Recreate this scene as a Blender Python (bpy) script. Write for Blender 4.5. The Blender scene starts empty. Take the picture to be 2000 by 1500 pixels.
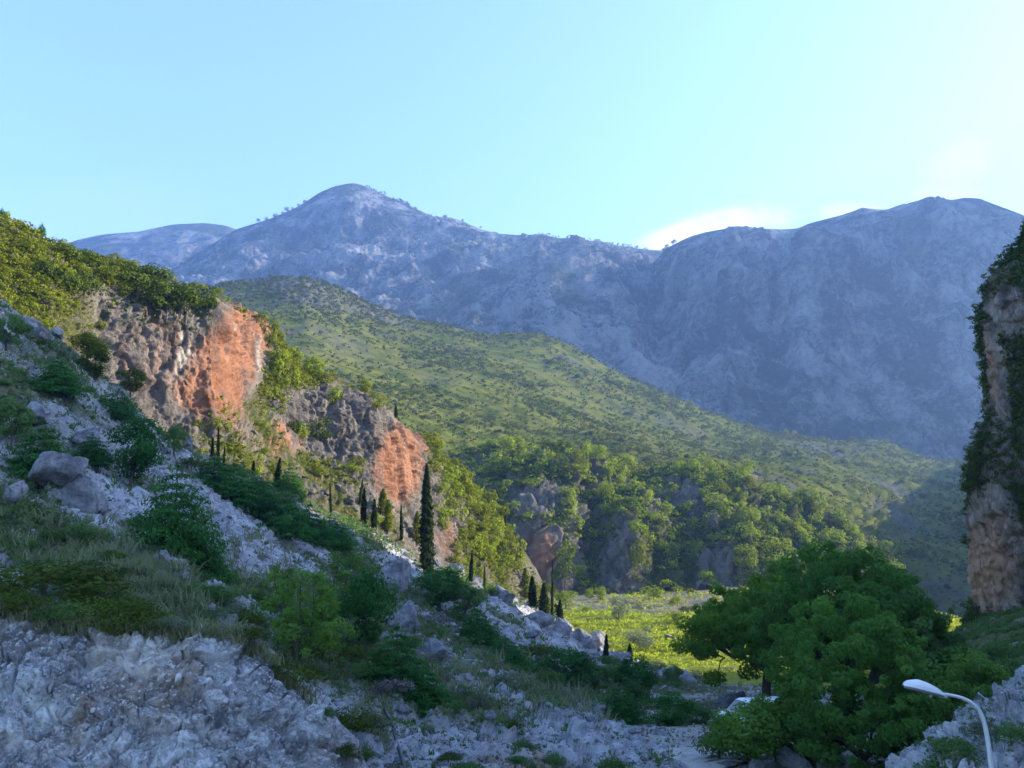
import bpy, math, random
import numpy as np
from mathutils import Vector, Matrix, Quaternion

SC = bpy.context.scene
COL = SC.collection
R = math.radians

# ------------------------------------------------------------------ camera
FPX = 1921.0                       # focal length in pixels of a 2000 px wide frame
PITCH = R(11.76)
CAM = np.array((0.0, 0.0, 12.0))
cd = bpy.data.cameras.new("camera")
cam = bpy.data.objects.new("camera", cd)
COL.objects.link(cam)
cam.location = CAM
cam.rotation_euler = (R(90) + PITCH, 0, 0)
cd.sensor_width = 36.0
cd.lens = 36.0 * FPX / 2000.0
cd.clip_start = 0.5
cd.clip_end = 40000
SC.camera = cam

# ------------------------------------------------------------------ sky and sun
SUN_AZ, SUN_EL = R(82), R(21)      # azimuth from +Y towards +X
SDIR = np.array((math.sin(SUN_AZ) * math.cos(SUN_EL), math.cos(SUN_AZ) * math.cos(SUN_EL), math.sin(SUN_EL)))
world = bpy.data.worlds.new("World")
SC.world = world
world.use_nodes = True
wt = world.node_tree
wt.nodes.clear()


class NT:
    """small helper that adds and links shader nodes"""
    def __init__(s, tree):
        s.t = tree

    def n(s, kind, **kw):
        nd = s.t.nodes.new(kind)
        for k, v in kw.items():
            setattr(nd, k, v)
        return nd

    def put(s, sock, v):
        if hasattr(v, "is_output"):
            s.t.links.new(v, sock)
        elif v is not None:
            sock.default_value = v

    def math(s, op, a, b=None, c=None, clamp=False):
        m = s.n("ShaderNodeMath", operation=op, use_clamp=clamp)
        s.put(m.inputs[0], a)
        if b is not None:
            s.put(m.inputs[1], b)
        if c is not None:
            s.put(m.inputs[2], c)
        return m.outputs[0]

    def ramp(s, f, lo, hi, a=0.0, b=1.0, smooth=True):
        m = s.n("ShaderNodeMapRange", interpolation_type="SMOOTHSTEP" if smooth else "LINEAR")
        s.put(m.inputs[0], f)
        for i, v in enumerate((lo, hi, a, b)):
            s.put(m.inputs[1 + i], v)
        return m.outputs[0]

    def mix(s, f, a, b, blend="MIX"):
        m = s.n("ShaderNodeMix", data_type="RGBA", blend_type=blend)
        s.put(m.inputs[0], f)
        s.put(m.inputs[6], a if hasattr(a, "is_output") else (*a, 1))
        s.put(m.inputs[7], b if hasattr(b, "is_output") else (*b, 1))
        return m.outputs[2]

    def noise(s, vec, scale, detail=4, rough=0.55, dist=0.0):
        m = s.n("ShaderNodeTexNoise")
        if vec is not None:
            s.put(m.inputs["Vector"], vec)
        m.inputs["Scale"].default_value = scale
        m.inputs["Detail"].default_value = detail
        m.inputs["Roughness"].default_value = rough
        m.inputs["Distortion"].default_value = dist
        return m.outputs["Fac"]

    def scalevec(s, vec, sc):
        m = s.n("ShaderNodeMapping")
        s.put(m.inputs[0], vec)
        m.inputs["Scale"].default_value = sc
        return m.outputs[0]


w = NT(wt)
sky = w.n("ShaderNodeTexSky", sky_type="NISHITA")
sky.sun_disc = False
sky.sun_elevation = SUN_EL
sky.sun_rotation = SUN_AZ
sky.altitude = 100
sky.air_density = 1.0
sky.dust_density = 1.2
sky.ozone_density = 3.0
bg = w.n("ShaderNodeBackground")
SKY_STRENGTH = 0.15
bg.inputs[1].default_value = SKY_STRENGTH
# thin bright clouds low over the pass
tc = w.n("ShaderNodeTexCoord").outputs["Generated"]
sx = w.n("ShaderNodeSeparateXYZ")
w.put(sx.inputs[0], tc)
dx, dy, dz = sx.outputs
du = w.math("DIVIDE", dx, w.math("MAXIMUM", dy, 0.05))
dv = w.math("DIVIDE", dz, w.math("MAXIMUM", dy, 0.05))
cn = w.noise(w.scalevec(tc, (1, 1, 2.6)), 9.0, 7, 0.62, 0.4)
cloud = None
for (cx, cy, rx, ry, sl, am) in ((0.215, 0.378, 0.10, 0.032, 0.20, 1.0), (0.37, 0.395, 0.05, 0.016, 0.0, 0.4), (0.47, 0.415, 0.05, 0.02, 0.0, 0.22), (-0.46, 0.40, 0.2, 0.05, 0.05, 0.05), (0.49, 0.455, 0.05, 0.035, 0.3, .18)):
    a = w.math("DIVIDE", w.math("SUBTRACT", du, cx), rx)
    b0 = w.math("SUBTRACT", w.math("SUBTRACT", dv, cy), w.math("MULTIPLY", w.math("SUBTRACT", du, cx), sl))
    b = w.math("DIVIDE", b0, ry)
    d2 = w.math("ADD", w.math("MULTIPLY", a, a), w.math("MULTIPLY", b, b))
    msk = w.ramp(d2, 1.3, 0.0)
    v = w.math("MULTIPLY", w.ramp(w.math("ADD", cn, w.math("MULTIPLY", msk, 0.34)), 0.56, 0.9), w.math("MULTIPLY", msk, am))
    cloud = v if cloud is None else w.math("MAXIMUM", cloud, v)
cloud = w.math("MULTIPLY", cloud, w.math("GREATER_THAN", dy, 0.1))
CL = 0.5 / SKY_STRENGTH
w.put(bg.inputs[0], w.mix(cloud, sky.outputs[0], (CL, CL, CL)))
wo = w.n("ShaderNodeOutputWorld")
w.put(wo.inputs[0], bg.outputs[0])

sl = bpy.data.lights.new("sun", "SUN")
sl.energy = 5.0
sl.angle = R(0.5)
sl.color = (1.0, 0.86, 0.66)
sun = bpy.data.objects.new("sun", sl)
COL.objects.link(sun)
sun.rotation_euler = Vector(SDIR).to_track_quat("Z", "Y").to_euler()
sun.location = (300, 200, 200)

SC.render.engine = "CYCLES"
SC.view_settings.view_transform = "Standard"
SC.view_settings.look = "None"
SC.view_settings.gamma = 1.0
SC.view_settings.use_curve_mapping = False
SC.view_settings.exposure = 1.86
cy = SC.cycles
cy.use_denoising = True
cy.denoiser = "OPENIMAGEDENOISE"
cy.max_bounces = 6
cy.diffuse_bounces = 4
cy.glossy_bounces = 2
cy.transmission_bounces = 4
cy.transparent_max_bounces = 6
cy.volume_bounces = 1
cy.use_adaptive_sampling = True
cy.adaptive_threshold = 0.015
cy.caustics_reflective = False
cy.caustics_refractive = False

# ------------------------------------------------------------------ helpers
PC, PS = math.cos(PITCH), math.sin(PITCH)


def unproj(px, py, D):
    """the world point seen at a pixel, D metres ahead"""
    px, py, D = np.broadcast_arrays(np.asarray(px, float), np.asarray(py, float), np.asarray(D, float))
    xc = (px - 1000) / FPX
    yu = (750 - py) / FPX
    t = D / (PC - PS * yu)
    return np.stack((xc * t, D, CAM[2] + t * (PS + PC * yu)), -1)


def proj(P):
    q = np.asarray(P, float) - CAM
    dep = q[..., 1] * PC + q[..., 2] * PS
    dep = np.where(np.abs(dep) < 1e-3, 1e-3, dep)
    return 1000 + FPX * q[..., 0] / dep, 750 - FPX * (q[..., 2] * PC - q[..., 1] * PS) / dep, dep


def hsh(ix, iy, iz, seed):
    h = (ix.astype(np.int64) * 374761393 + iy.astype(np.int64) * 668265263 + iz.astype(np.int64) * 2147483647 + seed * 974711) & 0xFFFFFFFF
    h = ((h ^ (h >> 13)) * 1274126177) & 0xFFFFFFFF
    h = ((h ^ (h >> 16)) * 2246822519) & 0xFFFFFFFF
    h = h ^ (h >> 13)
    return (h & 0xFFFFFF).astype(np.float64) / 16777216.0


def vnoise(P, seed=0):
    i = np.floor(P).astype(np.int64)
    f = P - i
    u = f * f * f * (f * (f * 6 - 15) + 10)
    r = 0
    for a in (0, 1):
        wx = u[..., 0] if a else 1 - u[..., 0]
        for b in (0, 1):
            wy = u[..., 1] if b else 1 - u[..., 1]
            for c in (0, 1):
                wz = u[..., 2] if c else 1 - u[..., 2]
                r = r + wx * wy * wz * hsh(i[..., 0] + a, i[..., 1] + b, i[..., 2] + c, seed)
    return r * 2 - 1


def fbm(P, scale, octv=4, seed=0, gain=0.5, ridged=False, stretch=(1, 1, 1)):
    q = np.asarray(P, float) * np.array(stretch) / scale
    a, s, tot = 1.0, 0.0, 0.0
    for o in range(octv):
        v = vnoise(q + 17.3 * o, seed + o * 7)
        if ridged:
            v = 1 - 2 * np.abs(v)
        s = s + a * v
        tot += a
        a *= gain
        q = q * 2.03
    return s / tot


def facet(P, scale, seed=0, tilt=0.9, stretch=(1, 1, 1)):
    """blocky noise: every cell of a jittered lattice is a tilted flat facet"""
    q = np.asarray(P, float) * np.array(stretch) / scale
    i = np.floor(q).astype(np.int64)
    best = np.full(q.shape[:-1], 9.0)
    sec = np.full(q.shape[:-1], 9.0)
    bc = np.zeros(q.shape, np.int64)
    bo = np.zeros(q.shape)
    for a in (-1, 0, 1):
        for b in (-1, 0, 1):
            for c in (-1, 0, 1):
                j = i + np.array((a, b, c))
                h = (hsh(j[..., 0], j[..., 1], j[..., 2], seed) * 16777216).astype(np.int64)
                jit = np.stack((h & 255, (h >> 8) & 255, (h >> 16) & 255), -1) / 256.0
                o = q - (j + jit)
                d = (o * o).sum(-1)
                m = d < best
                sec = np.where(m, best, np.minimum(sec, d))
                best = np.where(m, d, best)
                bc[m] = j[m]
                bo[m] = o[m]
    r = [hsh(bc[..., 0], bc[..., 1], bc[..., 2], seed + 3 + k) * 2 - 1 for k in range(4)]
    gro = np.clip((np.sqrt(sec) - np.sqrt(best)) / 0.14, 0, 1)
    gro = gro * gro * (3 - 2 * gro)
    return -0.55 + gro * (0.75 + 0.6 * r[0] + 1.3 * tilt * (bo[..., 0] * r[1] + bo[..., 1] * r[2] + bo[..., 2] * r[3]))


def make_mesh(name, V, F, mats=(), mat_idx=None, smooth=False, attr=None):
    """one mesh from numpy arrays; F is (n,3) or (n,4)"""
    V = np.asarray(V, np.float32)
    F = np.asarray(F, np.int32)
    me = bpy.data.meshes.new(name)
    k = F.shape[1]
    me.vertices.add(len(V))
    me.vertices.foreach_set("co", V.ravel())
    me.loops.add(F.size)
    me.loops.foreach_set("vertex_index", F.ravel())
    me.polygons.add(len(F))
    me.polygons.foreach_set("loop_start", np.arange(len(F), dtype=np.int32) * k)
    if mat_idx is not None:
        me.polygons.foreach_set("material_index", np.asarray(mat_idx, np.int32))
    for m in mats:
        me.materials.append(m)
    me.update(calc_edges=True)
    if smooth:
        me.polygons.foreach_set("use_smooth", np.ones(len(F), bool))
    if attr is not None:
        at = me.attributes.new("mask", "FLOAT_COLOR", "POINT")
        at.data.foreach_set("color", np.asarray(attr, np.float32).ravel())
    me.validate(verbose=False)
    return me


def link(name, data, parent=None, label=None, cat=None, group=None, kind=None, loc=None, rot=None, scale=None):
    o = bpy.data.objects.new(name, data)
    COL.objects.link(o)
    if parent is not None:
        o.parent = parent
    if loc is not None:
        o.location = loc
    if rot is not None:
        o.rotation_euler = rot
    if scale is not None:
        o.scale = scale
    for k, v in (("label", label), ("category", cat), ("group", group), ("kind", kind)):
        if v:
            o[k] = v
    return o


def smooth1(a, k):
    if k < 1:
        return a
    ker = np.hanning(2 * k + 3)[1:-1]
    ker /= ker.sum()
    return np.convolve(np.pad(a, k, mode="edge"), ker, mode="valid")


SHEETS = {}


def sheet(name, curves, nu, nvs, mat, disp, key=0, sm=2, top_keep=0.35, skirt=(), masks=None, label=None, cat=None, flip=False, bot_keep=1.0, detail=None, kind="structure", pre=(), smooth=True, ext=None):
    """a piece of terrain: curves are lists of (px, py, distance), from the foot to the crest; the surface between them is displaced along its normal"""
    cs = [np.array(sorted(c, key=lambda p: p[key]), float) for c in curves]
    lo = min(c[0, key] for c in cs)
    hi = max(c[-1, key] for c in cs)
    u = np.linspace(lo, hi, nu)
    if ext is not None:                      # coarser columns where the terrain runs on out of the picture
        u = np.concatenate((np.linspace(lo, ext, 46)[:-1], np.linspace(ext, hi, nu)))
        nu = len(u)
    rows = []
    for c in cs:
        o = smooth1(np.interp(u, c[:, key], c[:, 1 - key]), sm)
        D = smooth1(np.interp(u, c[:, key], c[:, 2]), sm)
        rows.append(unproj(u, o, D) if key == 0 else unproj(o, u, D))
    G, wt_ = [], []
    n = len(rows)
    for i in range(n - 1):
        m = nvs[i]
        for j in range(m + (1 if i == n - 2 else 0)):
            t = j / m
            p0, p1, p2, p3 = rows[max(i - 1, 0)], rows[i], rows[i + 1], rows[min(i + 2, n - 1)]
            lin = p1 + (p2 - p1) * t
            cr = 0.5 * (2 * p1 + (p2 - p0) * t + (2 * p0 - 5 * p1 + 4 * p2 - p3) * t * t + (3 * p1 - p0 - 3 * p2 + p3) * t ** 3)
            G.append(0.5 * lin + 0.5 * cr)
            wt_.append((i + t) / (n - 1))
    G = np.array(G)
    wv = np.array(wt_)
    last = rows[-1]
    steps = [(j / 5) for j in range(1, 6)]
    base = last
    for (ax, ay, az) in skirt:
        nxt = base + np.array((ax, ay, az))
        for s in steps:
            G = np.concatenate((G, (base + (nxt - base) * s)[None]))
            wv = np.append(wv, 1.0)
        base = nxt
    first = rows[0]
    for (ax, ay, az) in pre:
        nxt = first + np.array((ax, ay, az))
        for s in steps:
            G = np.concatenate(((first + (nxt - first) * s)[None], G))
            wv = np.insert(wv, 0, 0.0)
        first = nxt
    du_ = np.gradient(G, axis=1)
    dv_ = np.gradient(G, axis=0)
    N = np.cross(du_, dv_)
    N /= np.linalg.norm(N, axis=-1, keepdims=True) + 1e-9
    if (N * (CAM - G)).sum(-1).mean() < 0:
        N = -N
    keep = np.clip((1 - wv) / 0.2, 0, 1) * (1 - top_keep) + top_keep
    keep *= np.clip(wv / 0.1, 0, 1) * (1 - bot_keep) + bot_keep
    keep = keep[:, None]
    px0, py0, _ = proj(G)
    for d in disp:
        typ, amp, sc, sd = d[:4]
        st = d[4] if len(d) > 4 else (1, 1, 1)
        am = d[5](px0, py0) if len(d) > 5 else 1.0
        if typ == "fbm":
            v = fbm(G, sc, 5, sd, stretch=st)
        elif typ == "ridge":
            v = fbm(G, sc, 5, sd, ridged=True, stretch=st) - 0.3
        elif typ == "terrace":
            q = (G[..., 1] + 5.0 * fbm(G, 26, 2, sd)) / sc
            fr = q - np.floor(q)
            v = np.where(fr < 0.82, fr / 0.82, (1 - fr) / 0.18) - 0.5
            v = -v
        elif typ == "facet":
            warp = np.stack([fbm(G, sc * 0.7, 2, sd + 50 + k) for k in range(3)], -1) * sc * 0.25
            v = facet(G + warp, sc, sd, stretch=st)
        G = G + N * (amp * am * v * keep)[..., None]
    nv = G.shape[0]
    idx = np.arange(nv * nu).reshape(nv, nu)
    Q = np.stack((idx[:-1, :-1], idx[:-1, 1:], idx[1:, 1:], idx[1:, :-1]), -1).reshape(-1, 4)
    du_ = np.gradient(G, axis=1)
    dv_ = np.gradient(G, axis=0)
    N2 = np.cross(du_, dv_)
    N2 /= np.linalg.norm(N2, axis=-1, keepdims=True) + 1e-9
    if (N2 * N).sum(-1).mean() < 0:
        N2 = -N2
        Q = Q[:, ::-1]
    px, py, dep = proj(G)
    mk = np.zeros(G.shape[:2] + (4,))
    if masks:
        masks(mk, G, N2, px, py)
    me = make_mesh(name, G.reshape(-1, 3), Q, [mat], smooth=smooth, attr=mk.reshape(-1, 4))
    o = link(name, me, label=label, cat=cat, kind=kind)
    SHEETS[name] = dict(P=G.reshape(-1, 3), N=N2.reshape(-1, 3), px=px.ravel(), py=py.ravel(), dep=dep.ravel(), mk=mk.reshape(-1, 4), o=o, shape=G.shape, w=np.broadcast_to(wv[:, None], G.shape[:2]).ravel())
    return o


def ground_at(sh, x, y):
    """the point of a terrain sheet that is seen at a pixel"""
    s = SHEETS[sh]
    i = int(np.argmin((s["px"] - x) ** 2 + (s["py"] - y) ** 2 + 1e7 * (s["w"] > 0.999)))
    return s["P"][i].copy(), s["N"][i].copy(), s["dep"][i]


def sst(x, a, b):
    t = np.clip((x - a) / (b - a), 0, 1)
    return t * t * (3 - 2 * t)


def patch(px, py, cx, cy, rx, ry, ang=0.0, soft=0.5):
    c, s = math.cos(R(ang)), math.sin(R(ang))
    x, y = px - cx, py - cy
    a = (x * c + y * s) / rx
    b = (-x * s + y * c) / ry
    return 1 - sst(np.sqrt(a * a + b * b), 1 - soft, 1 + soft)


# ------------------------------------------------------------------ materials
def new_mat(name):
    m = bpy.data.materials.new(name)
    m.use_nodes = True
    m.node_tree.nodes.clear()
    t = NT(m.node_tree)
    out = t.n("ShaderNodeOutputMaterial")
    return m, t, out


def rock_mat(name, light, dark, red=(0.42, 0.17, 0.07), veg=(0.05, 0.08, 0.02), veg2=(0.10, 0.11, 0.035), pale=(0.5, 0.48, 0.44), s=1.0, bump=0.5, bdist=0.3, vert=1.0, vn=(0.35, 0.65), contrast=(0.3, 0.7), streaks=0.0, cracks=0.0):
    """limestone with red stains, plant cover and pale scars; s is the size in metres of its main mottling"""
    m, t, out = new_mat(name)
    pos = t.n("ShaderNodeNewGeometry").outputs["Position"]
    pv = t.scalevec(pos, (1, 1, vert))
    at = t.n("ShaderNodeAttribute", attribute_name="mask")
    sep = t.n("ShaderNodeSeparateColor")
    t.put(sep.inputs[0], at.outputs["Color"])
    big = t.noise(pv, 0.25 / s, 5, 0.6, 0.3)
    mid = t.noise(pv, 1.0 / s, 6, 0.65, 0.2)
    fine = t.noise(pos, 5.0 / s, 5, 0.7)
    f = t.math("ADD", t.math("MULTIPLY", big, 0.35), t.math("ADD", t.math("MULTIPLY", mid, 0.4), t.math("MULTIPLY", fine, 0.25)))
    f = t.ramp(f, contrast[0], contrast[1])
    col = t.mix(f, dark, light)
    # pale scars
    pn = t.ramp(t.math("ADD", sep.outputs[2], t.math("MULTIPLY", t.math("SUBTRACT", mid, 0.5), 0.9)), 0.35, 0.75)
    col = t.mix(pn, col, pale)
    # red / ochre staining
    streak = t.noise(t.scalevec(pos, (1, 1, 0.22)), 0.8 / s, 5, 0.6, 0.3)
    rn = t.ramp(t.math("ADD", sep.outputs[1], t.math("MULTIPLY", t.math("SUBTRACT", streak, 0.5), 0.8)), 0.25, 0.85)
    rcol = t.mix(t.ramp(streak, 0.3, 0.7), red, tuple(min(1, c * 1.25 + 0.05) for c in red))
    col = t.mix(t.math("MULTIPLY", rn, 0.92), col, rcol)
    if streaks:
        wet = t.noise(t.scalevec(pos, (1, 1, 0.07)), 0.9 / s, 5, 0.65, 0.2)
        col = t.mix(t.math("MULTIPLY", t.ramp(wet, 0.52, 0.66), streaks), col, (0.10, 0.095, 0.10))
    if cracks:
        warp = t.n("ShaderNodeVectorMath", operation="ADD")
        t.put(warp.inputs[0], pv)
        nzc = t.n("ShaderNodeTexNoise")
        t.put(nzc.inputs["Vector"], pos)
        nzc.inputs["Scale"].default_value = 1.3 / s
        nzc.inputs["Detail"].default_value = 4
        scn = t.n("ShaderNodeVectorMath", operation="SCALE")
        t.put(scn.inputs[0], nzc.outputs["Color"])
        scn.inputs["Scale"].default_value = 0.9 * s
        t.put(warp.inputs[1], scn.outputs[0])
        vc = t.n("ShaderNodeTexVoronoi", feature="DISTANCE_TO_EDGE")
        t.put(vc.inputs["Vector"], warp.outputs[0])
        vc.inputs["Scale"].default_value = 0.8 / s
        ck = t.math("MULTIPLY", t.ramp(vc.outputs["Distance"], 0.035, 0.0), t.ramp(big, 0.5, 0.66))
        col = t.mix(t.math("MULTIPLY", ck, cracks), col, (0.07, 0.065, 0.06))
    # plants
    vn_ = t.ramp(t.math("ADD", sep.outputs[0], t.math("ADD", t.math("MULTIPLY", t.math("SUBTRACT", mid, 0.5), 0.7), t.math("MULTIPLY", t.math("SUBTRACT", fine, 0.5), 0.9))), vn[0], vn[1])
    vcol = t.mix(t.ramp(t.noise(pos, 0.7 / s, 4, 0.6), 0.35, 0.65), veg, veg2)
    col = t.mix(vn_, col, vcol)
    b = t.n("ShaderNodeBump")
    b.inputs["Strength"].default_value = bump
    b.inputs["Distance"].default_value = bdist
    vor = t.n("ShaderNodeTexVoronoi", feature="F1")
    t.put(vor.inputs["Vector"], pv)
    vor.inputs["Scale"].default_value = 2.2 / s
    t.put(b.inputs["Height"], t.math("ADD", t.math("MULTIPLY", mid, 0.9), t.math("ADD", t.math("MULTIPLY", fine, 0.6), t.math("MULTIPLY", vor.outputs["Distance"], 0.35))))
    bs = t.n("ShaderNodeBsdfDiffuse")
    bs.inputs["Roughness"].default_value = 0.6
    t.put(bs.inputs["Color"], col)
    t.put(bs.inputs["Normal"], b.outputs[0])
    t.put(out.inputs[0], bs.outputs[0])
    return m


def leaf_mat(name, dark, light, trans=0.35, warm=None):
    m, t, out = new_mat(name)
    at = t.n("ShaderNodeAttribute", attribute_name="mask")
    oi = t.n("ShaderNodeObjectInfo").outputs["Random"]
    sep = t.n("ShaderNodeSeparateColor")
    t.put(sep.inputs[0], at.outputs["Color"])
    f = t.math("ADD", t.math("MULTIPLY", sep.outputs[0], 0.65), t.math("MULTIPLY", oi, 0.35))
    col = t.mix(f, dark, light)
    if warm:
        col = t.mix(t.ramp(sep.outputs[1], 0.86, 0.98), col, warm)
    d = t.n("ShaderNodeBsdfDiffuse")
    t.put(d.inputs[0], col)
    tr = t.n("ShaderNodeBsdfTranslucent")
    t.put(tr.inputs[0], t.mix(0.5, col, tuple(min(1, c * k) for c, k in zip(light, (1.7, 1.6, 0.9)))))
    mx = t.n("ShaderNodeMixShader")
    mx.inputs[0].default_value = trans
    t.put(mx.inputs[1], d.outputs[0])
    t.put(mx.inputs[2], tr.outputs[0])
    t.put(out.inputs[0], mx.outputs[0])
    return m


def plain_mat(name, col, rough=0.6, metal=0.0, var=0.15, scale=8.0, bump=0.0):
    m, t, out = new_mat(name)
    p = t.n("ShaderNodeBsdfPrincipled")
    tcn = t.n("ShaderNodeTexCoord").outputs["Object"]
    nz = t.noise(tcn, scale, 5, 0.6)
    t.put(p.inputs["Base Color"], t.mix(nz, tuple(c * (1 - var) for c in col), tuple(min(1, c * (1 + var)) for c in col)))
    t.put(p.inputs["Roughness"], t.ramp(nz, 0.2, 0.8, rough - 0.08, rough + 0.08))
    p.inputs["Metallic"].default_value = metal
    if bump:
        b = t.n("ShaderNodeBump")
        b.inputs["Strength"].default_value = bump
        b.inputs["Distance"].default_value = 0.05
        t.put(b.inputs["Height"], t.noise(tcn, scale * 2, 6, 0.7))
        t.put(p.inputs["Normal"], b.outputs[0])
    t.put(out.inputs[0], p.outputs[0])
    return m

# ------------------------------------------------------------------ terrain materials
M_FAR = rock_mat("far_limestone", (0.215, 0.22, 0.23), (0.016, 0.020, 0.024), veg=(0.022, 0.036, 0.016), veg2=(0.05, 0.06, 0.03), pale=(0.30, 0.30, 0.30), s=45, bump=0.8, bdist=14, vert=0.6, contrast=(0.43, 0.61))
M_HILL = rock_mat("scrub_hillside", (0.145, 0.141, 0.132), (0.044, 0.044, 0.042), veg=(0.050, 0.070, 0.013), veg2=(0.125, 0.130, 0.030), pale=(0.370, 0.352, 0.317), s=9, bump=0.5, bdist=1.2, vn=(0.30, 0.62))
M_CLIFF = rock_mat("stained_limestone", (0.220, 0.201, 0.179), (0.076, 0.068, 0.065), red=(0.220, 0.095, 0.047), veg=(0.046, 0.057, 0.015), veg2=(0.091, 0.091, 0.030), pale=(0.380, 0.357, 0.319), s=2.6, bump=0.9, bdist=0.6, vert=0.45, contrast=(0.36, 0.66), streaks=0.75, cracks=0.6)
M_SCREE = rock_mat("scree", (0.52, 0.525, 0.565), (0.17, 0.175, 0.195), red=(0.26, 0.17, 0.12), veg=(0.055, 0.085, 0.035), veg2=(0.13, 0.14, 0.07), pale=(0.58, 0.58, 0.61), s=1.0, bump=0.9, bdist=0.25, contrast=(0.36, 0.66))
M_BANK = rock_mat("cut_rock", (0.58, 0.585, 0.62), (0.15, 0.155, 0.175), red=(0.30, 0.22, 0.16), veg=(0.05, 0.07, 0.03), veg2=(0.10, 0.10, 0.05), pale=(0.74, 0.74, 0.75), s=0.5, bump=1.0, bdist=0.12, contrast=(0.41, 0.61), cracks=0.5)
M_FIELD = rock_mat("field_soil", (0.28, 0.24, 0.17), (0.15, 0.13, 0.09), veg=(0.15, 0.18, 0.022), veg2=(0.26, 0.28, 0.045), s=1.6, bump=0.6, bdist=0.3, vn=(0.35, 0.6))
M_ROAD = rock_mat("gravel_track", (0.48, 0.46, 0.44), (0.28, 0.265, 0.25), veg=(0.10, 0.12, 0.06), veg2=(0.16, 0.16, 0.09), s=0.5, bump=0.5, bdist=0.06)
M_GROUND = rock_mat("stony_ground", (0.40, 0.38, 0.36), (0.16, 0.155, 0.15), veg=(0.06, 0.08, 0.03), veg2=(0.12, 0.13, 0.06), s=1.4, bump=0.6, bdist=0.2)
M_KARST = rock_mat("shaded_crag", (0.36, 0.33, 0.305), (0.10, 0.095, 0.095), red=(0.36, 0.24, 0.175), veg=(0.03, 0.05, 0.018), veg2=(0.06, 0.085, 0.03), s=2.0, bump=1.0, bdist=0.6, vert=0.5, contrast=(0.38, 0.64), streaks=0.75)

# ------------------------------------------------------------------ terrain
base = make_mesh("ground", np.array([(-20000, -20000, -14), (20000, -20000, -14), (20000, 20000, -14), (-20000, 20000, -14)]), np.array([(0, 1, 2, 3)]), [M_GROUND], attr=np.tile((0.5, 0, 0, 0), (4, 1)))
link("ground", base, kind="structure", label="stony green ground reaching under the whole valley", cat="ground")


def slope_up(N):
    return np.clip(N[..., 2], 0, 1)


def far_masks(mk, G, N, px, py):
    n = fbm(G, 260, 4, 5)
    mk[..., 0] = np.clip(0.34 + 0.4 * n + 0.35 * (slope_up(N) - 0.55) - 0.55 * fbm(G, 110, 4, 33, ridged=True, stretch=(1, 1, 0.4)), 0, 1)
    mk[..., 2] = 0.35 * patch(px, py, 1285, 540, 22, 50, 20) + 0.25 * np.clip(fbm(G, 90, 3, 9), 0, 1)


sheet("far_hill", [
    [(60, 660, 2300), (300, 660, 2250), (700, 640, 2250)],
    [(60, 560, 2600), (300, 540, 2600), (500, 540, 2600), (700, 560, 2600)],
    [(60, 500, 3050), (100, 488, 3050), (150, 469, 3050), (200, 458, 3050), (250, 454, 3050), (275, 452, 3050), (300, 446, 3050), (340, 438, 3050), (400, 435, 3050), (440, 440, 3050), (470, 451, 3050), (520, 475, 3050), (600, 520, 3050), (700, 560, 3050)],
], 170, (14, 34), M_FAR, [("ridge", 26, 330, 11), ("fbm", 10, 70, 12)], sm=3, top_keep=0.05, skirt=[(0, 300, -60), (0, 300, -500)],
    masks=lambda mk, G, N, px, py: (far_masks(mk, G, N, px, py), mk.__setitem__((Ellipsis, 0), np.clip(mk[..., 0] + 0.55 * patch(px, py, 390, 443, 55, 9), 0, 1))),
    label="rounded pale blue hill behind the pointed peak's shoulder", cat="mountain")

sheet("peak_mountain", [
    [(120, 760, 1500), (420, 720, 1500), (800, 760, 1450), (1100, 830, 1400), (1450, 900, 1400)],
    [(120, 690, 1800), (420, 600, 1800), (700, 600, 1750), (900, 620, 1700), (1100, 640, 1650), (1300, 720, 1650), (1450, 800, 1650)],
    [(120, 640, 2150), (420, 540, 2150), (560, 505, 2130), (700, 490, 2080), (850, 520, 2000), (1000, 520, 1950), (1120, 500, 1900), (1200, 540, 1900), (1290, 600, 1950), (1450, 700, 2000)],
    [(120, 640, 2500), (250, 580, 2500), (330, 530, 2500), (400, 486, 2500), (430, 466, 2500), (462, 448, 2500), (500, 436, 2500), (540, 424, 2500), (575, 408, 2500), (600, 392, 2500), (625, 376, 2500), (650, 365, 2500), (675, 359, 2500), (693, 357, 2500), (715, 364, 2500), (740, 375, 2500), (765, 388, 2500), (785, 394, 2500), (810, 408, 2500), (845, 423, 2500), (880, 424, 2500), (905, 432, 2500), (935, 446, 2500), (970, 455, 2500), (1010, 458, 2500), (1060, 457, 2500), (1090, 464, 2500), (1120, 463, 2500), (1150, 469, 2500), (1200, 478, 2500), (1245, 486, 2500), (1300, 490, 2500), (1350, 520, 2500), (1450, 600, 2500)],
], 420, (44, 44, 44), M_FAR, [("ridge", 62, 420, 21, (1, 1, 0.7)), ("ridge", 26, 130, 23, (1, 1, 0.6)), ("fbm", 9, 40, 22), ("facet", 7, 36, 27)], sm=2, top_keep=0.06, skirt=[(0, 400, -150), (0, 300, -700)],
    masks=far_masks, label="pointed grey limestone peak with a long shoulder under the sky", cat="mountain")

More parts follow.
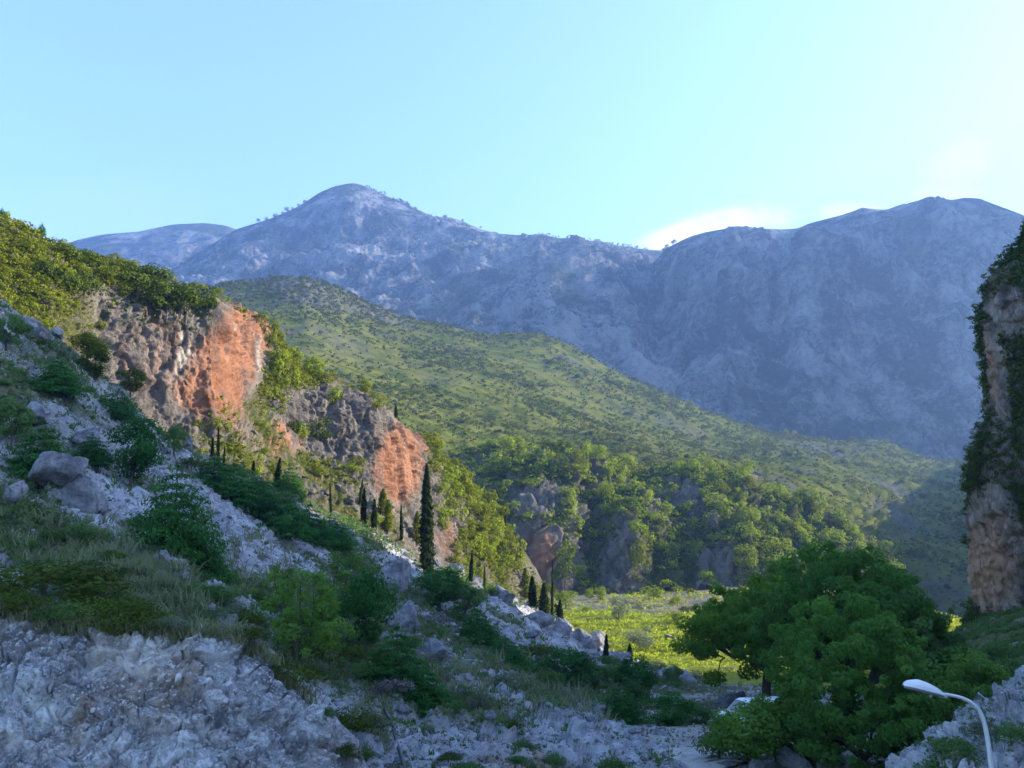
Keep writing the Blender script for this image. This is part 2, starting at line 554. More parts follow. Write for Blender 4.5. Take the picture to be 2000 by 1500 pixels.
sheet("wall_mountain", [
    [(1150, 900, 1250), (1350, 960, 1250), (1700, 1000, 1250), (2000, 1010, 1300), (2250, 1000, 1300)],
    [(1150, 760, 1500), (1330, 800, 1480), (1450, 830, 1400), (1700, 840, 1420), (2000, 860, 1450), (2250, 860, 1450)],
    [(1150, 640, 1850), (1280, 640, 1820), (1340, 640, 1680), (1420, 640, 1640), (1520, 640, 1720), (1560, 640, 1600), (1700, 640, 1650), (1850, 640, 1620), (2000, 640, 1600), (2250, 640, 1600)],
    [(1150, 600, 2050), (1255, 540, 2000), (1300, 500, 1850), (1340, 500, 1780), (1420, 490, 1770), (1540, 490, 1800), (1570, 470, 1750), (1700, 450, 1780), (1850, 430, 1800), (2000, 450, 1780), (2250, 500, 1780)],
    [(1150, 640, 2200), (1235, 560, 2150), (1262, 525, 2120), (1288, 500, 2080), (1300, 484, 2050), (1320, 474, 2050), (1345, 462, 2050), (1380, 452, 2050), (1420, 446, 2050), (1450, 443, 2050), (1490, 446, 2050), (1530, 447, 2050), (1555, 446, 2050), (1580, 436, 2050), (1610, 428, 2050), (1640, 421, 2050), (1665, 413, 2050), (1685, 405, 2050), (1710, 409, 2050), (1733, 411, 2050), (1760, 402, 2050), (1790, 394, 2050), (1815, 384, 2050), (1840, 388, 2050), (1860, 391, 2050), (1885, 386, 2050), (1912, 387, 2050), (1940, 398, 2050), (1970, 409, 2050), (2005, 424, 2050), (2100, 450, 2050), (2250, 500, 2050)],
], 400, (24, 50, 40, 34), M_FAR, [("ridge", 50, 320, 31, (1, 1, 0.35)), ("ridge", 20, 110, 33, (1, 1, 0.4)), ("facet", 10, 50, 35, (1, 1, 0.4)), ("fbm", 6, 30, 36)], sm=2, top_keep=0.05, skirt=[(0, 400, -100), (0, 300, -700)],
    masks=far_masks, label="massive shaded blue mountain wall of ribs and gullies", cat="mountain")


def hill_masks(mk, G, N, px, py):
    n = fbm(G, 60, 4, 41)
    crag = patch(px, py, 630, 578, 150, 26, 14) + patch(px, py, 760, 620, 60, 14, 20) + 0.5 * patch(px, py, 1060, 660, 70, 10, 6) + 0.3 * patch(px, py, 1110, 700, 60, 12, 15) + 0.5 * patch(px, py, 1600, 880, 90, 18) + 0.9 * patch(px, py, 1720, 1030, 70, 60, -40)
    mk[..., 0] = np.clip(0.66 + 0.42 * n - 0.25 * crag, 0, 1)
    mk[..., 2] = np.clip(1.1 * patch(px, py, 825, 797, 38, 5, 2, 0.3) + 0.5 * patch(px, py, 1745, 1045, 40, 25) * (fbm(G, 12, 3, 44) > 0), 0, 1)


craga = lambda px, py: 0.12 + patch(px, py, 640, 580, 160, 30, 14) + patch(px, py, 1060, 662, 80, 14, 6) + 0.7 * patch(px, py, 1620, 885, 110, 20) + 1.2 * patch(px, py, 1720, 1030, 80, 70, -40)
sheet("hillside", [
    [(360, 900, 300), (600, 960, 330), (900, 1000, 360), (1100, 1010, 375), (1300, 1020, 385), (1500, 1030, 395), (1640, 1090, 400), (1720, 1190, 400), (1880, 1230, 400), (2100, 1240, 400)],
    [(360, 800, 330), (600, 850, 360), (900, 905, 395), (1100, 905, 405), (1300, 935, 410), (1450, 955, 415), (1560, 985, 425), (1640, 1030, 435), (1720, 1090, 440), (1880, 1120, 450), (2100, 1130, 450)],
    [(360, 700, 480), (600, 720, 500), (900, 800, 530), (1100, 840, 550), (1300, 880, 560), (1450, 905, 560), (1600, 930, 580), (1700, 965, 600), (1780, 1000, 600), (1880, 1010, 620), (2100, 1010, 640)],
    [(360, 610, 680), (600, 610, 690), (800, 690, 700), (1000, 735, 720), (1200, 800, 740), (1400, 860, 740), (1550, 885, 760), (1700, 905, 780), (1800, 930, 790), (1880, 940, 800), (2100, 930, 820)],
    [(360, 590, 860), (400, 566, 865), (430, 556, 870), (470, 551, 875), (510, 549, 880), (540, 543, 880), (565, 541, 880), (590, 543, 880), (620, 549, 880), (660, 562, 885), (700, 581, 890), (740, 602, 895), (790, 620, 900), (830, 629, 900), (880, 638, 900), (930, 651, 900), (965, 654, 905), (1000, 650, 910), (1040, 650, 910), (1075, 657, 910), (1110, 673, 910), (1150, 695, 910), (1200, 724, 915), (1300, 771, 925), (1400, 812, 940), (1500, 847, 955), (1540, 850, 950), (1570, 854, 950), (1620, 860, 950), (1680, 858, 955), (1720, 859, 960), (1750, 869, 960), (1790, 887, 960), (1830, 901, 965), (1880, 903, 965), (1940, 895, 960), (2100, 880, 960)],
], 420, (18, 44, 44, 40), M_HILL, [("ridge", 7, 120, 42, (1, 1, 1), lambda px, py: 0.5 + 0.5 * patch(px, py, 1300, 1000, 900, 220)), ("fbm", 2.2, 30, 43), ("facet", 3.5, 11, 45, (1, 1, 1), craga), ("facet", 1.6, 5, 46, (1, 1, 1), craga)], sm=2, top_keep=0.15, skirt=[(0, 120, -30), (0, 200, -260)],
    masks=hill_masks, label="long green scrub covered hillside sloping down to the gorge mouth", cat="hillside")


# --- steep wooded cliff behind the terraced field
def wood_masks(mk, G, N, px, py):
    n = fbm(G, 14, 4, 51)
    bare = patch(px, py, 1060, 1090, 70, 60) + 0.8 * patch(px, py, 1215, 1100, 45, 70) + 0.6 * patch(px, py, 1040, 970, 60, 30) + 0.4 * patch(px, py, 1330, 960, 50, 30) + 0.5 * patch(px, py, 1400, 1110, 40, 40)
    mk[..., 0] = np.clip(0.55 + 0.4 * n + 0.25 * (slope_up(N) - 0.4) - 0.7 * bare, 0, 1)
    mk[..., 1] = np.clip(0.75 * patch(px, py, 1060, 1085, 40, 60, 0, 0.8) + 0.25 * patch(px, py, 1220, 1085, 30, 60), 0, 1)
    mk[..., 2] = 0.3 * patch(px, py, 1230, 1090, 30, 70)


sheet("wooded_cliff", [
    [(840, 1230, 330), (950, 1230, 335), (1030, 1210, 338), (1080, 1190, 340), (1140, 1180, 342), (1250, 1175, 340), (1330, 1165, 345), (1450, 1160, 350), (1550, 1150, 352), (1660, 1160, 360), (1760, 1180, 370)],
    [(840, 1140, 338), (950, 1140, 342), (1020, 1130, 344), (1060, 1125, 340), (1110, 1120, 343), (1150, 1115, 356), (1200, 1115, 348), (1240, 1110, 344), (1280, 1100, 358), (1350, 1095, 362), (1420, 1085, 356), (1480, 1085, 354), (1550, 1095, 364), (1660, 1120, 372), (1760, 1140, 380)],
    [(840, 1010, 348), (950, 1010, 352), (1000, 1010, 352), (1050, 1010, 346), (1110, 1010, 350), (1150, 1020, 366), (1200, 1020, 360), (1250, 1020, 352), (1320, 1020, 372), (1400, 1020, 366), (1470, 1030, 362), (1550, 1040, 376), (1660, 1070, 384), (1760, 1110, 392)],
    [(840, 920, 372), (950, 905, 374), (1050, 895, 372), (1130, 910, 376), (1200, 930, 385), (1300, 938, 390), (1380, 935, 390), (1450, 955, 394), (1550, 990, 400), (1660, 1050, 402), (1760, 1090, 408)],
    [(840, 890, 392), (950, 882, 396), (1050, 880, 398), (1130, 892, 400), (1200, 912, 402), (1300, 922, 406), (1380, 925, 408), (1450, 945, 410), (1550, 980, 418), (1660, 1040, 425), (1760, 1085, 430)],
], 330, (22, 40, 36, 12), M_CLIFF, [("ridge", 5.0, 38, 52, (1, 1, 0.45)), ("facet", 3.0, 9, 53, (1, 1, 0.6)), ("facet", 1.0, 3, 54), ("fbm", 0.8, 4, 55)], sm=3, top_keep=0.5, skirt=[(0, 20, -8)],
    masks=wood_masks, label="tall wooded limestone cliff with bare pink rock patches behind the terraced field", cat="cliff", smooth=False)


# --- ridge with the red cliffs on the far side of the slope
def ridge_masks(mk, G, N, px, py):
    n = fbm(G, 9, 4, 61)
    face = patch(px, py, 330, 690, 125, 130, 20, 0.3) + patch(px, py, 470, 680, 55, 90, 10, 0.35) + patch(px, py, 660, 830, 110, 70, 10, 0.4) + patch(px, py, 775, 900, 50, 90, 10, 0.35) + patch(px, py, 860, 1020, 60, 70, 10, 0.5)
    mk[..., 0] = np.clip(0.52 + 0.4 * n + 0.35 * (slope_up(N) - 0.35) - 0.75 * np.clip(face, 0, 1), 0, 1)
    red = 0.95 * patch(px, py, 472, 675, 56, 98, 12, 0.7) + 0.95 * patch(px, py, 780, 905, 52, 92, 12, 0.7) + 0.45 * patch(px, py, 330, 700, 120, 100, 25, 0.5) + 0.55 * patch(px, py, 410, 780, 60, 60, 30, 0.5) + 0.35 * patch(px, py, 690, 850, 30, 60) + 0.5 * patch(px, py, 880, 1060, 40, 50) + 0.5 * patch(px, py, 560, 860, 40, 40) + 0.4 * patch(px, py, 500, 850, 60, 60)
    mk[..., 1] = np.clip(red, 0, 1)
    cream = fbm(G, 2.2, 4, 69, stretch=(1, 1, 0.16))
    mk[..., 1] = np.clip(mk[..., 1] - 0.5 * np.clip(cream, 0, 1), 0, 1)
    mk[..., 2] = np.clip(0.3 * patch(px, py, 330, 690, 120, 120, 20) + 0.9 * patch(px, py, 480, 680, 70, 110, 12) * np.clip(cream, 0, 1) + 0.9 * patch(px, py, 785, 905, 60, 100, 12) * np.clip(cream, 0, 1) + 0.45 * patch(px, py, 360, 720, 18, 90, 3) * (fbm(G, 2.0, 3, 66, stretch=(1, 1, 0.15)) > 0) + 0.3 * patch(px, py, 640, 920, 110, 50, 20), 0, 1)


facew = lambda px, py: 0.35 + patch(px, py, 330, 690, 125, 130, 20, 0.3) + patch(px, py, 470, 680, 55, 90, 10, 0.35) + patch(px, py, 660, 830, 110, 70, 10, 0.4) + patch(px, py, 775, 900, 50, 90, 10, 0.35) + patch(px, py, 880, 1050, 80, 90, 10, 0.5)
DCX = (-760, -80, 0, 100, 200, 300, 420, 430, 515, 560, 600, 735, 745, 835, 900, 960, 1025, 1080)
DCY = (118, 126, 127, 132, 146, 152, 157, 159, 181, 184, 188, 194, 196, 213, 224, 236, 250, 260)
dcl = lambda pts, off: [(x, y, float(np.interp(x, DCX, DCY)) + (float(np.interp(x, *off)) if isinstance(off, tuple) else off)) for x, y in pts]
fill = lambda pts: [(x, float(np.interp(x, [p[0] for p in pts], [p[1] for p in pts]))) for x in sorted(set([p[0] for p in pts]) | set(DCX))]
sheet("red_cliff_ridge", [
    dcl(fill([(-760, 500), (-80, 720), (100, 770), (200, 850), (300, 930), (400, 985), (500, 1025), (600, 1065), (700, 1105), (800, 1160), (900, 1200), (1000, 1230), (1080, 1260)]), ((-80, 300, 600, 1080), (-23, -32, -32, -22))),
    dcl(fill([(-760, 330), (-80, 565), (0, 590), (60, 620), (130, 675), (200, 725), (260, 775), (340, 840), (400, 870), (425, 872), (445, 850), (475, 810), (510, 790), (540, 810), (575, 855), (600, 885), (650, 915), (700, 935), (740, 955), (765, 970), (800, 990), (830, 1005), (870, 1045), (920, 1085), (960, 1115), (1000, 1145), (1080, 1200)]), -7),
    dcl(fill([(-760, 180), (-80, 470), (0, 480), (100, 520), (150, 530), (200, 535), (260, 560), (340, 600), (400, 605), (425, 600), (445, 606), (475, 620), (510, 640), (540, 690), (575, 740), (600, 770), (650, 790), (700, 800), (745, 815), (765, 825), (800, 855), (825, 878), (870, 930), (920, 990), (960, 1040), (1000, 1090), (1080, 1190)]), 0),
    dcl(fill([(-760, 20), (-80, 396), (0, 424), (60, 449), (100, 474), (150, 496), (200, 510), (240, 516), (290, 538), (340, 562), (400, 580), (432, 583), (470, 603), (510, 626), (540, 665), (575, 712), (610, 724), (650, 734), (700, 760), (745, 792), (780, 822), (820, 856), (870, 905), (920, 948), (960, 996), (1000, 1058), (1025, 1105), (1080, 1175)]), 9),
], 460, (40, 84, 36), M_CLIFF, [("ridge", 1.3, 20, 62, (1, 1, 0.5)), ("facet", 0.75, 6, 63, (1, 1, 0.3), facew), ("facet", 0.32, 2.6, 64, (1, 1, 0.55)), ("facet", 0.35, 1.0, 67, (1, 1, 0.8)), ("facet", 0.36, 2.2, 68, (0.35, 0.35, 1.7)), ("fbm", 0.4, 1.4, 65, (1, 1, 0.12), facew)], sm=1, top_keep=0.45, skirt=[(6, 14, -6), (20, 40, -40)],
    masks=ridge_masks, label="sunlit limestone ridge with two red orange cliff faces", cat="cliff", smooth=False, ext=-80)


# --- shaded scree slope
def slope_masks(mk, G, N, px, py):
    n = fbm(G, 7, 4, 71)
    grass = patch(px, py, 80, 1060, 160, 60, 20) + patch(px, py, 250, 1120, 220, 70, 15) + 0.8 * patch(px, py, 560, 930, 200, 60, 25) + 0.8 * patch(px, py, 640, 1200, 140, 110, 40) + 0.7 * patch(px, py, 100, 800, 110, 130) + 0.6 * patch(px, py, 1150, 1350, 240, 50, 10) + 0.7 * patch(px, py, 900, 1200, 120, 70, 20)
    bare = patch(px, py, 500, 1060, 170, 50, 25) + patch(px, py, 250, 1000, 180, 45, 30) + patch(px, py, 1100, 1230, 160, 40, 22) + patch(px, py, 800, 1440, 260, 60, 20) + patch(px, py, 1150, 1440, 180, 40)
    mk[..., 0] = np.clip(0.42 + 0.55 * n + 0.28 * grass - 0.34 * bare, 0, 1)
    mk[..., 1] = np.clip(0.7 * patch(px, py, 1020, 1480, 160, 50, 15) * (0.6 + fbm(G, 4, 3, 76)) + 0.3 * patch(px, py, 1200, 1420, 120, 30), 0, 1)
    mk[..., 2] = np.clip(0.25 * bare, 0, 1)


sheet("scree_slope", [
    [(-760, 1300, 27), (-80, 1330, 30), (250, 1330, 31), (400, 1350, 32), (560, 1430, 34.5), (640, 1490, 36), (740, 1530, 36.5), (850, 1540, 37), (950, 1550, 38), (1060, 1555, 39), (1180, 1560, 41), (1300, 1590, 43), (1380, 1620, 45), (1450, 1670, 45)],
    [(-760, 1080, 32), (-80, 1185, 36), (100, 1198, 36), (250, 1205, 37), (400, 1228, 39), (500, 1245, 41), (560, 1300, 42), (640, 1370, 44), (740, 1380, 46), (850, 1390, 48), (950, 1410, 50), (1060, 1420, 54), (1180, 1430, 60), (1300, 1450, 66), (1380, 1475, 68), (1450, 1520, 68)],
    [(-760, 800, 44), (-80, 1000, 50), (150, 1040, 52), (300, 1080, 54), (420, 1130, 56), (560, 1190, 58), (700, 1260, 61), (830, 1300, 66), (950, 1330, 72), (1060, 1350, 80), (1180, 1375, 92), (1300, 1390, 105), (1380, 1420, 110), (1450, 1460, 110)],
    [(-760, 560, 58), (-80, 850, 66), (0, 860, 66), (150, 890, 70), (300, 950, 75), (420, 1020, 82), (560, 1090, 90), (700, 1150, 98), (830, 1200, 108), (950, 1240, 118), (1060, 1280, 128), (1180, 1325, 136), (1300, 1350, 140), (1380, 1378, 142), (1450, 1410, 142)],
    [(-760, 160, 82), (-80, 540, 92), (0, 580, 94), (40, 625, 96), (100, 655, 98), (150, 695, 100), (200, 738, 103), (250, 785, 106), (300, 838, 108), (350, 875, 111), (420, 900, 116), (500, 932, 124), (560, 968, 130), (620, 998, 136), (700, 1020, 143), (760, 1055, 148), (830, 1100, 153), (900, 1122, 157), (980, 1152, 162), (1060, 1200, 166), (1120, 1230, 168), (1180, 1265, 168), (1240, 1298, 167), (1300, 1312, 166), (1380, 1342, 164), (1450, 1390, 162)],
], 450, (64, 84, 64, 64), M_SCREE, [("ridge", 0.7, 14, 72), ("facet", 0.45, 2.6, 73), ("facet", 0.20, 0.9, 74), ("fbm", 0.25, 1.5, 75)], sm=2, top_keep=0.8, skirt=[(2, 4, -2.5), (8, 10, -10)],
    masks=slope_masks, label="shaded blue grey scree slope strewn with boulders and shrubs", cat="slope", smooth=False, ext=-80)


# --- cut rock bank close by
def bank_masks(mk, G, N, px, py):
    n = fbm(G, 1.6, 4, 81)
    mk[..., 0] = np.clip(0.05 + 0.3 * n + 0.8 * (py < 1180), 0, 1) * (0.4 + 0.6 * sst(N[..., 2], 0.3, 0.8))
    mk[..., 1] = np.clip(0.35 + 0.5 * fbm(G, 2.4, 4, 83) + 0.3 * patch(px, py, 300, 1340, 90, 80), 0, 1)
    mk[..., 2] = np.clip(0.12 + 0.6 * fbm(G, 1.1, 4, 84) + 0.5 * patch(px, py, 250, 1270, 70, 50) + 0.4 * patch(px, py, 60, 1400, 100, 70), 0, 1)


sheet("rock_bank", [
    [(-900, 1720, 19), (-120, 1720, 20.5), (200, 1720, 20.8), (400, 1720, 21.2), (560, 1720, 22), (700, 1720, 23), (820, 1730, 24)],
    [(-900, 1380, 21.5), (-120, 1420, 23.2), (100, 1430, 23.2), (200, 1430, 23), (300, 1440, 23.1), (400, 1440, 23.4), (520, 1470, 23.8), (620, 1510, 24.5), (700, 1560, 25.2), (820, 1680, 25.6)],
    [(-900, 1090, 24), (-120, 1170, 25.5), (0, 1175, 25.5), (60, 1185, 25.4), (130, 1200, 25.2), (200, 1206, 25), (300, 1214, 25), (400, 1226, 25.2), (480, 1240, 25.5), (520, 1272, 25.8), (560, 1312, 26), (610, 1362, 26.2), (640, 1410, 26.4), (665, 1455, 26.5), (690, 1490, 26.6), (740, 1560, 26.6), (820, 1660, 26.6)],
], 420, (90, 110), M_BANK, [("ridge", 0.30, 4.0, 82), ("facet", 0.28, 1.3, 85), ("facet", 0.15, 0.48, 86), ("facet", 0.055, 0.16, 87)], sm=1, top_keep=0.6, skirt=[(0.3, 1.2, -0.5), (1, 4, -3.5)],
    masks=bank_masks, label="freshly cut pale grey rock bank below the grassy ledge", cat="rock bank", smooth=False, ext=-120)


# --- terraced field
def field_masks(mk, G, N, px, py):
    n = fbm(G, 9, 4, 91)
    mk[..., 0] = np.clip(0.72 + 0.45 * n - 0.4 * patch(px, py, 1380, 1175, 120, 25) - 0.5 * sst(-py, -1205, -1165), 0, 1)
    mk[..., 0] *= sst(N[..., 2], 0.75, 0.97)
    mk[..., 2] = 0.0


sheet("terraced_field", [
    [(820, 1350, 150), (1100, 1345, 160), (1350, 1340, 160), (1500, 1350, 158), (1700, 1370, 150), (1880, 1310, 140), (2060, 1300, 120)],
    [(820, 1240, 240), (1100, 1240, 240), (1350, 1240, 240), (1500, 1240, 240), (1700, 1245, 240), (1880, 1250, 230), (2060, 1260, 200)],
    [(820, 1165, 345), (1050, 1165, 345), (1150, 1160, 345), (1300, 1156, 345), (1450, 1142, 352), (1600, 1140, 352), (1720, 1160, 352), (1800, 1190, 330), (1880, 1212, 310), (2060, 1235, 280)],
], 240, (50, 110), M_FIELD, [("fbm", 0.7, 14, 92), ("fbm", 0.3, 3, 93), ("terrace", 1.0, 13, 94)], sm=3, top_keep=0.3, skirt=[(0, 60, -1)],
    masks=field_masks, label="sunlit yellow green terraced field between the boulders and the wooded cliff", cat="field")

sheet("valley_floor", [
    [(300, 1780, 26), (1400, 1780, 26), (2500, 1780, 26)],
    [(800, 1560, 44), (1400, 1545, 46), (1700, 1545, 46), (2300, 1545, 46)],
    [(950, 1400, 80), (1400, 1395, 80), (1500, 1390, 82), (1800, 1390, 80), (2200, 1380, 80)],
    [(1000, 1345, 160), (1400, 1335, 164), (1700, 1352, 150), (1900, 1340, 130), (2200, 1330, 130)],
], 220, (30, 50, 40), M_GROUND, [("fbm", 0.35, 6, 102), ("facet", 0.12, 0.9, 103)], sm=3, top_keep=1,
    masks=lambda mk, G, N, px, py: mk.__setitem__((Ellipsis, 0), np.clip(0.5 + 0.6 * fbm(G, 6, 4, 101) - 0.5 * patch(px, py, 1300, 1490, 160, 50), 0, 1)),
    label="stony valley floor under the big plane tree", cat="ground")


# --- near outcrop and grass slope by the lamp
def out_masks(mk, G, N, px, py):
    mk[..., 0] = np.clip(0.28 + 0.6 * fbm(G, 1.8, 4, 111) + 0.3 * (slope_up(N) - 0.5), 0, 1)
    mk[..., 2] = 0.1


sheet("rock_outcrop", [
    [(1700, 1680, 33), (1800, 1680, 33), (1900, 1680, 33), (2050, 1680, 33), (2300, 1680, 33)],
    [(1700, 1590, 37), (1800, 1520, 37.5), (1860, 1500, 37.5), (1900, 1490, 38), (2000, 1480, 38), (2300, 1460, 38)],
    [(1700, 1560, 40), (1760, 1512, 41), (1810, 1455, 42), (1850, 1425, 43), (1890, 1392, 44), (1925, 1366, 45), (1960, 1345, 46), (2000, 1315, 47), (2080, 1275, 48), (2300, 1200, 50)],
], 200, (40, 60), M_SCREE, [("ridge", 0.6, 6, 112), ("facet", 0.55, 1.8, 113), ("facet", 0.2, 0.6, 114)], sm=2, top_keep=0.7, skirt=[(2, 6, -1), (2, 6, -5)],
    masks=out_masks, label="grey rocky outcrop behind the lamp post", cat="rock outcrop", smooth=False)

sheet("grass_slope", [
    [(1740, 1440, 66), (1850, 1420, 66), (1870, 1410, 62), (2000, 1370, 56), (2300, 1330, 50)],
    [(1780, 1330, 100), (1850, 1310, 105), (1900, 1290, 100), (2000, 1260, 95), (2300, 1200, 85)],
    [(1800, 1262, 150), (1850, 1246, 158), (1890, 1226, 160), (1930, 1208, 155), (2000, 1195, 145), (2300, 1120, 125)],
], 130, (40, 40), M_GROUND, [("fbm", 0.9, 9, 121), ("facet", 0.3, 1.4, 122)], sm=2, top_keep=0.7, skirt=[(0, 8, -3), (0, 10, -8)],
    masks=lambda mk, G, N, px, py: mk.__setitem__((Ellipsis, 0), np.clip(0.75 + 0.5 * fbm(G, 5, 4, 123), 0, 1)),
    label="grassy bank at the foot of the tall shaded crag", cat="slope")


# --- tall crag whose shade falls over the valley (its crest runs on out of the picture)
def crag_masks(mk, G, N, px, py):
    n = fbm(G, 8, 4, 131)
    bare = patch(px, py, 1940, 1090, 60, 130, 0, 0.4) + 0.8 * patch(px, py, 1975, 610, 40, 40) + 0.8 * patch(px, py, 1950, 740, 18, 90, -10)
    mk[..., 0] = np.clip(0.6 + 0.45 * n - 0.75 * bare, 0, 1)
    mk[..., 1] = np.clip(0.8 * patch(px, py, 1930, 1110, 60, 110, 0, 0.6) + 0.6 * patch(px, py, 1935, 720, 16, 80, -8), 0, 1)


CE = [(-30, 2290), (70, 2200), (170, 2120), (270, 2050), (345, 2022), (400, 2003), (430, 1994), (480, 1980), (520, 1950), (545, 1932), (580, 1918), (620, 1912), (660, 1914), (690, 1920), (730, 1926), (780, 1926), (820, 1918), (860, 1908), (900, 1900), (950, 1893), (985, 1888), (1000, 1892), (1050, 1893), (1100, 1895), (1150, 1897), (1200, 1890), (1240, 1876), (1300, 1860)]
cd_ = lambda y: float(np.interp(y, (0, 380, 600, 900, 1200, 1300), (123, 130, 143, 159, 181, 185)))
edge = lambda off, k: [(x + off, y, cd_(y) * k) for y, x in CE]
sheet("shaded_crag", [
    edge(700, 0.64), edge(330, 0.79), edge(120, 0.91), edge(40, 0.965), edge(0, 1.0),
], 300, (14, 24, 34, 26), M_KARST, [("ridge", 2.0, 26, 132, (1, 1, 0.5)), ("facet", 0.8, 6, 133, (1, 1, 0.6)), ("facet", 0.35, 3, 136, (0.4, 0.4, 1.6)), ("facet", 0.45, 2, 134), ("fbm", 0.6, 2.5, 135)], key=1, sm=1, top_keep=0.6, skirt=[(10, 8, 0), (40, 18, 0), (160, 30, 0)],
    masks=crag_masks, label="tall shaded crag with clinging shrubs and a pink overhang", cat="cliff", smooth=False)


# --- unseen ridge added past the crag, its crest set to shade the hillside's right end
def crest(L, q):
    """where the sun ray through a point of the wanted shadow edge crosses the plane X = q Y"""
    L = np.asarray(L, float)
    t = (q * L[1] - L[0]) / (SDIR[0] - q * SDIR[1])
    return L + SDIR * t


shade_spur = [crest(unproj(*p), 0.57) for p in ((1690, 1100, 400), (1650, 1062, 425), (1700, 1025, 520), (1750, 985, 600), (1800, 945, 720), (1835, 915, 860), (1890, 905, 950))]
shade_spur = [shade_spur[0] + np.array((-30, -70, -40.0))] + shade_spur + [shade_spur[-1] + np.array((160, 260, 70.0))]
shade_spur = np.array(shade_spur)
k = np.linspace(0, len(shade_spur) - 1, 90)
cr_ = np.stack([smooth1(np.interp(k, np.arange(len(shade_spur)), shade_spur[:, c]), 2) for c in range(3)], -1)
out_ = np.array((0.87, -0.49, 0.0))
G = []
for d, h in ((-14, -50), (-9, -25), (-4, -9), (0, 0), (8, 2), (20, 0), (50, -10), (100, -30), (160, -70), (240, -140)):
    G.append(cr_ + out_ * d * 1.2 + np.array((0, 0, h)))
G = np.array(G)
G[..., 2] = np.maximum(G[..., 2], -16)
G = G + (fbm(G, 22, 4, 141) * 4.0 * np.array((0, 1, 1, .15, 1, 1, 1, 1, 1, 1))[:, None])[..., None] * np.array((0.4, -0.4, 0.6))
nv, nu = G.shape[:2]
idx = np.arange(nv * nu).reshape(nv, nu)
Q = np.stack((idx[:-1, :-1], idx[:-1, 1:], idx[1:, 1:], idx[1:, :-1]), -1).reshape(-1, 4)
link("shade_spur", make_mesh("shade_spur", G.reshape(-1, 3), Q, [M_KARST], smooth=True, attr=np.tile((0.6, 0, 0, 0), (nv * nu, 1))), kind="structure", label="unseen ridge added to shade the right end of the hillside", cat="hillside")

# --- unseen mass added beside the viewer to shade near slopes; pale rock bounces skylight
cr2 = np.array([(92, 131, 92), (98, 112, 95), (100, 85, 88), (98, 50, 80), (98, 10, 70), (102, -40, 64), (110, -100, 60), (120, -200, 60), (140, -320, 60)], float)
k = np.linspace(0, len(cr2) - 1, 120)
cr2 = np.stack([smooth1(np.interp(k, np.arange(len(cr2)), cr2[:, c]), 3) for c in range(3)], -1)
cr2[:, 2] += fbm(cr2, 25, 4, 151) * 5
G = []
for d, z in ((-52, -0.03), (-46, 0.02), (-36, 0.2), (-26, 0.45), (-16, 0.68), (-8, 0.88), (0, 1.0), (12, 1.08), (40, 1.25), (90, 1.55), (160, 1.9), (240, 1.9), (300, 1.2), (420, 0.0)):
    G.append(cr2 + np.array((d, 0, 0)) + np.stack((np.zeros(len(cr2)), np.zeros(len(cr2)), cr2[:, 2] * (z - 1)), -1))
G = np.array(G)
G[:6, :, 0] = np.maximum(G[:6, :, 0], 0.56 * G[:6, :, 1] + 12)
G = G + (fbm(G, 14, 5, 152) * 2.5)[..., None] * np.array((0.7, 0, 0.7))
nv, nu = G.shape[:2]
idx = np.arange(nv * nu).reshape(nv, nu)
Q = np.stack((idx[:-1, :-1], idx[:-1, 1:], idx[1:, 1:], idx[1:, :-1]), -1).reshape(-1, 4)
link("shade_mountain_side", make_mesh("shade_mountain_side", G.reshape(-1, 3), Q, [M_SCREE], smooth=True, attr=np.tile((0.25, 0, 0.4, 0), (nv * nu, 1))), kind="structure", label="unseen pale mountain side added to shade the near slopes", cat="hillside")

# --- unseen mountain added to the east to keep the sun off the mountain wall
cr3 = np.array([(1280, 1080, 330), (1300, 1180, 620), (1330, 1350, 840), (1380, 1600, 960), (1450, 1900, 1000), (1500, 2300, 1020), (1560, 2700, 900), (1600, 3100, 600)], float)
k = np.linspace(0, len(cr3) - 1, 90)
cr3 = np.stack([smooth1(np.interp(k, np.arange(len(cr3)), cr3[:, c]), 3) for c in range(3)], -1)
G = np.array([cr3 + np.array((d, 0, 0)) + np.stack((np.zeros(len(cr3)), np.zeros(len(cr3)), cr3[:, 2] * (z - 1)), -1) for d, z in ((-130, 0.0), (-100, 0.3), (-60, 0.62), (-25, 0.87), (0, 1.0), (40, 1.06), (110, 0.9), (200, 0.4), (260, 0.0))])
G = G + (fbm(G, 160, 4, 161) * 22)[..., None] * np.array((0.7, 0, 0.7))
nv, nu = G.shape[:2]
idx = np.arange(nv * nu).reshape(nv, nu)
Q = np.stack((idx[:-1, :-1], idx[:-1, 1:], idx[1:, 1:], idx[1:, :-1]), -1).reshape(-1, 4)
link("shade_mountain_east", make_mesh("shade_mountain_east", G.reshape(-1, 3), Q, [M_FAR], smooth=True, attr=np.tile((0.4, 0, 0, 0), (nv * nu, 1))), kind="structure", label="unseen mountain added in the east to shade the mountain wall", cat="mountain")

